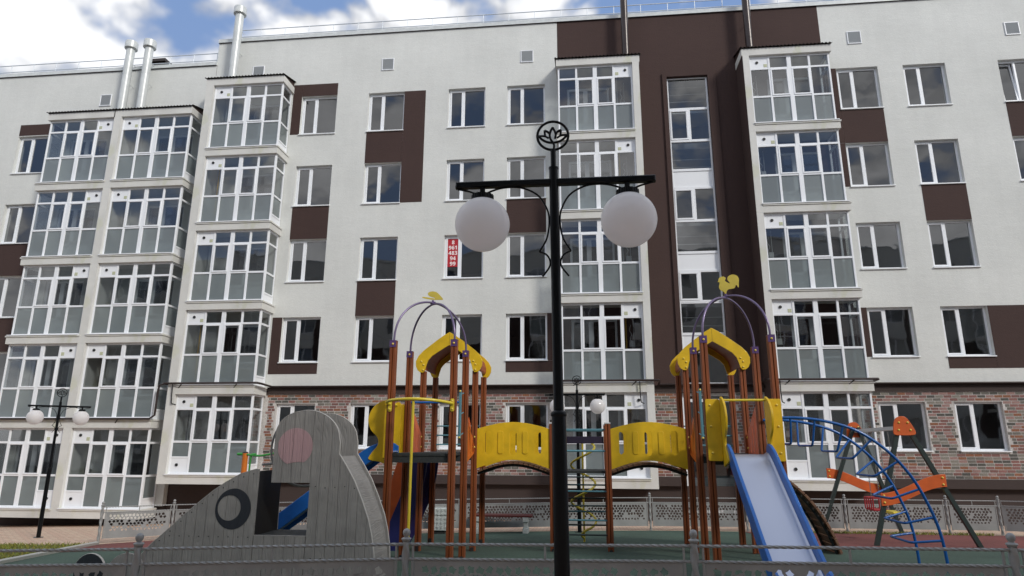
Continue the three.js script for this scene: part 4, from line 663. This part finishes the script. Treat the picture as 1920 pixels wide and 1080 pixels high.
  // sheet between the panels, on the sloping back
  { const q = bodyHi.slice(head.length), up = q.map(([x, y]) => [x - 0.035, y - 0.03]), dn = q.map(([x, y]) => [x - 0.06, y - 0.045]); mesh('back_sheet', new THREE.ExtrudeGeometry(shapeOf(rel([...up, ...dn.slice().reverse()])), { depth: 0.755, bevelEnabled: false }).translate(0, 0, -0.798), M.mouse, m); }
  { const q = snoutHi, up = q.map(([x, y]) => [x, y - 0.03]), dn = q.map(([x, y]) => [x, y - 0.055]); mesh('snout_sheet', new THREE.ExtrudeGeometry(shapeOf(rel([...dn, ...up.slice().reverse()])), { depth: 0.755, bevelEnabled: false }).translate(0, 0, -0.798), M.mouse, m); }
  mesh('inner_wall', bx(-4.80 - O[0], -4.77 - O[0], 0.0, 1.22 - O[1], -0.797, -0.043), M.black, m);
  mesh('bench_board', bx(-4.76 - O[0], -3.99 - O[0], 0.27 - O[1], 0.315 - O[1], -0.797, -0.043), M.deck, m);
  mesh('inner_rail', merge([bar([-4.95 - O[0], 1.30 - O[1], -0.5], [-4.5 - O[0], 1.34 - O[1], -0.2], 0.02)]), M.mouse, m);
  for (const [x, y, r, mat, nm] of [[-7.19, -0.20, 0.245, M.mouseDark, 'nose'], [-6.62, -0.24, 0.30, M.mouse, 'paw']]) { const s = new THREE.Shape(); s.absarc(x - O[0], y - O[1], r, 0, Math.PI * 2); mesh(nm, plate(s, 0.04, 0.006), nm === 'nose' ? [mat, M.mouseEdge] : fm, m).position.z = 0.01; }
}
// ------------------------------------------------------------------ bench, bin and exercise machine
{
  const X = -2.1, Z = 4.72, b = thing('park_bench', 'low bench with dark red plank seat on pale stone legs', 'bench', [X, gh(X, Z), Z]);
  for (const x of [-0.62, 0.62]) mesh('leg', merge([chamfer(x - 0.07, x + 0.07, -0.05, 0.14, -0.2, 0.2, 0.01), chamfer(x - 0.05, x + 0.05, 0.139, 0.29, -0.16, 0.16, 0.01), chamfer(x - 0.07, x + 0.07, 0.289, 0.41, -0.2, 0.2, 0.01)]), M.stone, b);
  for (let k = 0; k < 3; k++) mesh('plank', chamfer(-0.8, 0.8, 0.412, 0.46, -0.2 + k * 0.137, -0.07 + k * 0.137, 0.008), M.benchWood, b);
  const ux = -3.72, uz = 4.78, u = thing('litter_bin', 'square stone litter bin with carved swirl relief', 'bin', [ux, gh(ux, uz), uz]);
  mesh('body', chamfer(-0.19, 0.19, 0.09, 0.46, -0.19, 0.19, 0.012), M.rosette, u); mesh('rim', chamfer(-0.2, 0.2, 0.463, 0.64, -0.2, 0.2, 0.012), M.rosette, u); mesh('foot', bx(-0.14, 0.14, -0.05, 0.089, -0.14, 0.14), M.seal, u);
  const ex = -7.3, ez = 8.5, e = thing('exercise_machine', 'outdoor exercise machine with orange post and green arms behind the mouse', 'exercise machine', [ex, gh(ex, ez), ez]);
  const h = 1.45 - gh(ex, ez); mesh('post', bar([0, -0.1, 0], [0, h - 0.03, 0], 0.06, 20), M.orangePost, e); mesh('post_cap', new THREE.SphereGeometry(0.06, 16, 8, 0, 6.3, 0, 1.57).scale(1, 0.6, 1).translate(0, h - 0.03, 0), M.seal, e);
  mesh('arm', merge([tube([[-0.16, h - 0.05, 0.02], [0.05, h - 0.06, 0.02], [0.3, h - 0.085, 0], [0.5, h - 0.06, 0], [0.7, h - 0.02, 0]], 0.022, 30, 8), tube([[0.14, h - 0.05, 0], [0.12, h - 0.35, 0], [0.1, 0.3, 0]], 0.02, 20, 8)]), M.green, e);
  mesh('handle', merge([bar([-0.17, h - 0.05, 0.02], [-0.06, h - 0.05, 0.02], 0.03, 10), bar([0.15, h - 0.06, 0], [0.24, h - 0.06, 0], 0.03, 10)]), M.green, e);
}
// ------------------------------------------------------------------ fences: twisted posts, two rails, sheet with leaf shaped cut-outs
const spiralPost = (() => {
  const R = 16, N = 64, h = 0.86, pos = [], idx = [];
  for (let j = 0; j <= N; j++) for (let i = 0; i < R; i++) { const a = i / R * 2 * Math.PI, y = h * j / N, r = 0.031 + 0.0055 * Math.cos(2 * a - y * 34); pos.push(r * Math.cos(a), y, r * Math.sin(a)); }
  for (let j = 0; j < N; j++) for (let i = 0; i < R; i++) { const a = j * R + i, b = j * R + (i + 1) % R; idx.push(a, a + R, b, b, a + R, b + R); }
  const g = new THREE.BufferGeometry(); g.setAttribute('position', new THREE.Float32BufferAttribute(pos, 3)); g.setIndex(idx); g.computeVertexNormals();
  g.setAttribute('uv', new THREE.Float32BufferAttribute(pos.flatMap((v, i) => (i % 3 === 0 ? [v, pos[i + 1]] : [])), 2)); return g;
})();
const finial = new THREE.LatheGeometry([[0.0, 0], [0.034, 0], [0.034, 0.012], [0.043, 0.02], [0.043, 0.03], [0.026, 0.038], [0.018, 0.042], [0.026, 0.052], [0.032, 0.066], [0.0335, 0.078], [0.031, 0.092], [0.022, 0.105], [0.01, 0.111], [0, 0.112]].map((p) => new THREE.Vector2(...p)), 20);
const foot = new THREE.CylinderGeometry(0.03, 0.03, 0.3, 10).translate(0, -0.14, 0);
const twisted = (L) => once('tw' + L.toFixed(2), () => { const n = Math.round(L * 64), g = new THREE.BoxGeometry(L, 0.02, 0.02, n, 1, 1), p = g.attributes.position; for (let i = 0; i < p.count; i++) { const a = p.getX(i) * 26, y = p.getY(i), z = p.getZ(i); p.setY(i, y * Math.cos(a) - z * Math.sin(a)); p.setZ(i, y * Math.sin(a) + z * Math.cos(a)); } g.computeVertexNormals(); return g.translate(L / 2, 0, 0); });
const leafSheet = (L, variant) => once('leaf' + L.toFixed(2) + variant, () => {
  const x0 = 0.09, x1 = L - 0.09, s = shapeOf([[x0, 0.11], [x1, 0.11], [x1, 0.70], [x0, 0.70]]), cw = 0.078, cols = Math.floor((x1 - x0 - 0.12) / cw), rows = [[0.605, 0.105], [0.50, 0.10], [0.405, 0.085], [0.328, 0.066], [0.268, 0.05]];
  const S = 0.082; let j = 0;
  for (let y = 0.625; y > 0.24; y -= S * 0.80, j++) for (let x = x0 + 0.095 + (j % 2 ? S / 2 : 0); x < x1 - 0.085; x += S) {
    if (rnd() < 0.05 + 0.03 * j) continue;
    const cx = x + rr(-0.005, 0.005), cy = y + rr(-0.005, 0.005), a0 = rr(0, 6.3), n = 9, p = new THREE.Path(), e = rr(0.7, 1), ea = rr(0.3, 2.8), k = (j > 4 ? 0.8 : 1) * S * 0.49;
    for (let i = 0; i < n; i++) { const a = a0 + i / n * 2 * Math.PI, lobe = i % 2 ? rr(0.55, 0.8) : rr(0.9, 1.06), X = Math.cos(a) * lobe, Y = Math.sin(a) * lobe * e, c = Math.cos(ea), q = Math.sin(ea), u = cx + k * (X * c - Y * q), v = cy + k * (X * q + Y * c); i ? p.lineTo(u, v) : p.moveTo(u, v); }
    p.closePath(); s.holes.push(p);
  }
  return new THREE.ExtrudeGeometry(s, { depth: 0.003, bevelEnabled: false });
});
function fence(label, pts, skip = []) { // pts: post positions [x, z]
  const cx = pts[0][0], cz = pts[0][1], f = thing('metal_fence', label, 'fence', [cx, gh(cx, cz), cz]), y0 = gh(cx, cz);
  pts.forEach(([x, z]) => { const p = grp('post', f, x - cx, gh(x, z) - y0, z - cz); mesh('shaft', spiralPost, M.fence, p); mesh('finial', finial, M.fence, p).position.y = 0.855; mesh('foot', foot, M.fence, p); });
  for (let i = 0; i + 1 < pts.length; i++) {
    const [a, b] = pts[i], [c, d] = pts[i + 1], L = Math.hypot(c - a, d - b), p = grp('panel', f, a - cx, gh(a, b) - y0, b - cz);
    p.rotation.order = 'YXZ'; p.rotation.y = Math.atan2(-(d - b), c - a); p.rotation.z = Math.atan2(gh(c, d) - gh(a, b), L);
    for (const y of [0.835, 0.712]) { const r = mesh('rail', twisted(L), M.fence, p); r.position.y = y; }
    for (const x of [0.075, L / 2, L - 0.075]) mesh('strut', once('strut', () => chamfer(-0.009, 0.009, 0.722, 0.825, -0.009, 0.009, 0.002)), M.fence, p).position.x = x;
    for (const x of [0.075, L - 0.075]) mesh('side_bar', once('sbar', () => chamfer(-0.012, 0.012, 0.1, 0.702, -0.012, 0.012, 0.003)), M.fence, p).position.x = x;
    mesh('leaf_sheet', leafSheet(L, i % 2), M.fence, p);
  }
}
const along = (a, b, n) => Array.from({ length: n + 1 }, (_, i) => [a[0] + (b[0] - a[0]) * i / n, a[1] + (b[1] - a[1]) * i / n]);
fence('grey metal fence with twisted posts nearest the camera', [[-6.35, 16.95], [-3.83, 16.8], [-1.565, 16.42], [0.92, 16.47], [3.43, 16.45], [5.93, 16.45]]);
fence('pale grey leaf patterned fence along the far playground edge', [[-11.62, 6.95], [-10.42, 5.95], ...along([-10.42, 5.95], [-8.2, 5.35], 1).slice(1), ...along([-8.2, 5.35], [1.8, 3.68], 4).slice(1), ...along([1.8, 3.68], [9.4, 3.6], 3).slice(1), [10.66, 3.62], [12.8, 4.75]]);
// ------------------------------------------------------------------ street lamps
const lampParts = (() => {
  const L = {};
  L.lower = merge([new THREE.CylinderGeometry(0.05, 0.053, 1.95, 24).translate(0, 0.83, 0), new THREE.LatheGeometry([[0.036, 0.03], [0.05, 0.02], [0.056, 0.012], [0.056, -0.005], [0.05, -0.012]].map((p) => new THREE.Vector2(...p)), 24).translate(0, 1.81, 0), bx(-0.11, 0.11, -0.02, 0.012, -0.11, 0.11)]);
  L.upper = merge([new THREE.CylinderGeometry(0.034, 0.036, 1.85, 20).translate(0, 2.72, 0), new THREE.CylinderGeometry(0.037, 0.037, 0.012, 20).translate(0, 3.645, 0), new THREE.CylinderGeometry(0.021, 0.021, 0.16, 14).translate(0, 3.72, 0)]);
  L.arm = merge([chamfer(-0.745, 0.755, 3.505, 3.555, -0.028, 0.028, 0.008), bar([-0.54, 3.43, 0], [-0.54, 3.51, 0], 0.02, 12), bar([0.545, 3.43, 0], [0.545, 3.51, 0], 0.02, 12)]);
  const sc = [[-0.735, 3.505], [-0.64, 3.48], [-0.575, 3.45], [-0.54, 3.44], [-0.48, 3.475], [-0.37, 3.503], [-0.24, 3.495], [-0.12, 3.43], [-0.055, 3.32], [-0.04, 3.22], [-0.06, 3.09], [-0.115, 2.99]], s2 = [[-0.115, 2.99], [-0.065, 2.965], [-0.04, 2.92], [-0.045, 2.87], [-0.095, 2.80]];
  const sg = (m) => merge([tube(sc.map(([x, y]) => [x * m, y, 0]), 0.0075, 70, 6), tube(s2.map(([x, y]) => [x * m, y, 0]), 0.0075, 24, 6)]);
  L.scrollL = sg(1); L.scrollR = sg(-1);
  const R = 0.118, e = [], P = (pts, r = 0.0095) => e.push(tube(pts.map(([x, y]) => [x * R, 3.915 + y * R, 0]), r, 24, 6).scale(1, 1, 1));
  e.push(new THREE.TorusGeometry(R, 0.0105, 8, 56).translate(0, 3.915, 0));
  P([[0, 0.58], [-0.14, 0.32], [-0.2, 0.05], [-0.14, -0.25], [0, -0.5]]); P([[0, 0.58], [0.14, 0.3], [0.19, 0.05], [0.14, -0.2]]);
  for (const m of [-1, 1]) { P([[0.53 * m, 0.38], [0.36 * m, 0.30], [0.2 * m, 0.15]]); P([[0.53 * m, 0.38], [0.515 * m, 0.18], [0.49 * m, -0.02]]); P([[0.92 * m, 0.0], [0.7 * m, 0.01], [0.49 * m, -0.03], [0.27 * m, -0.17]], 0.008); P([[0.9 * m, -0.02], [0.66 * m, -0.28], [0.33 * m, -0.45], [0, -0.5]]); }
  P([[0, -0.5], [0.07, -0.66], [0.05, -0.95]]);
  L.emblem = merge(e);
  L.globe = new THREE.SphereGeometry(0.205, 48, 32); L.fitter = merge([new THREE.CylinderGeometry(0.078, 0.082, 0.045, 28).translate(0, 0.208, 0), ...Array.from({ length: 20 }, (_, i) => bx(-0.004, 0.004, 0.188, 0.229, 0.074, 0.085).rotateY(i * Math.PI / 10))]);
  return L;
})();
function lamp(x, z, turn, label) {
  const g = thing('street_lamp', label, 'lamp', [x, gh(x, z), z], turn, 'lotus topped double globe lamps');
  const p = mesh('pole', lampParts.lower, M.lamp, g); mesh('upper_pole', lampParts.upper, M.lamp, p); mesh('arm', lampParts.arm, M.lamp, g);
  for (const s of ['scrollL', 'scrollR']) mesh('scroll', lampParts[s], M.lamp, g); mesh('lotus_emblem', lampParts.emblem, M.lamp, g);
  for (const u of [-0.54, 0.545]) { const b = mesh('globe', lampParts.globe, M.globe, g); b.position.set(u, 3.215, 0); mesh('fitter', lampParts.fitter, M.lamp, b); }
  return g;
}
lamp(-0.138, 17.84, 0.02, 'large black double globe street lamp standing before the near fence').rotation.z = 0.0085;
lamp(-0.10, 4.55, 0.0, 'distant black globe lamp seen between the two bridges');
lamp(-14.8, 5.07, 0.62, 'distant black globe lamp in front of the left balconies');
renderer.render(scene, camera);
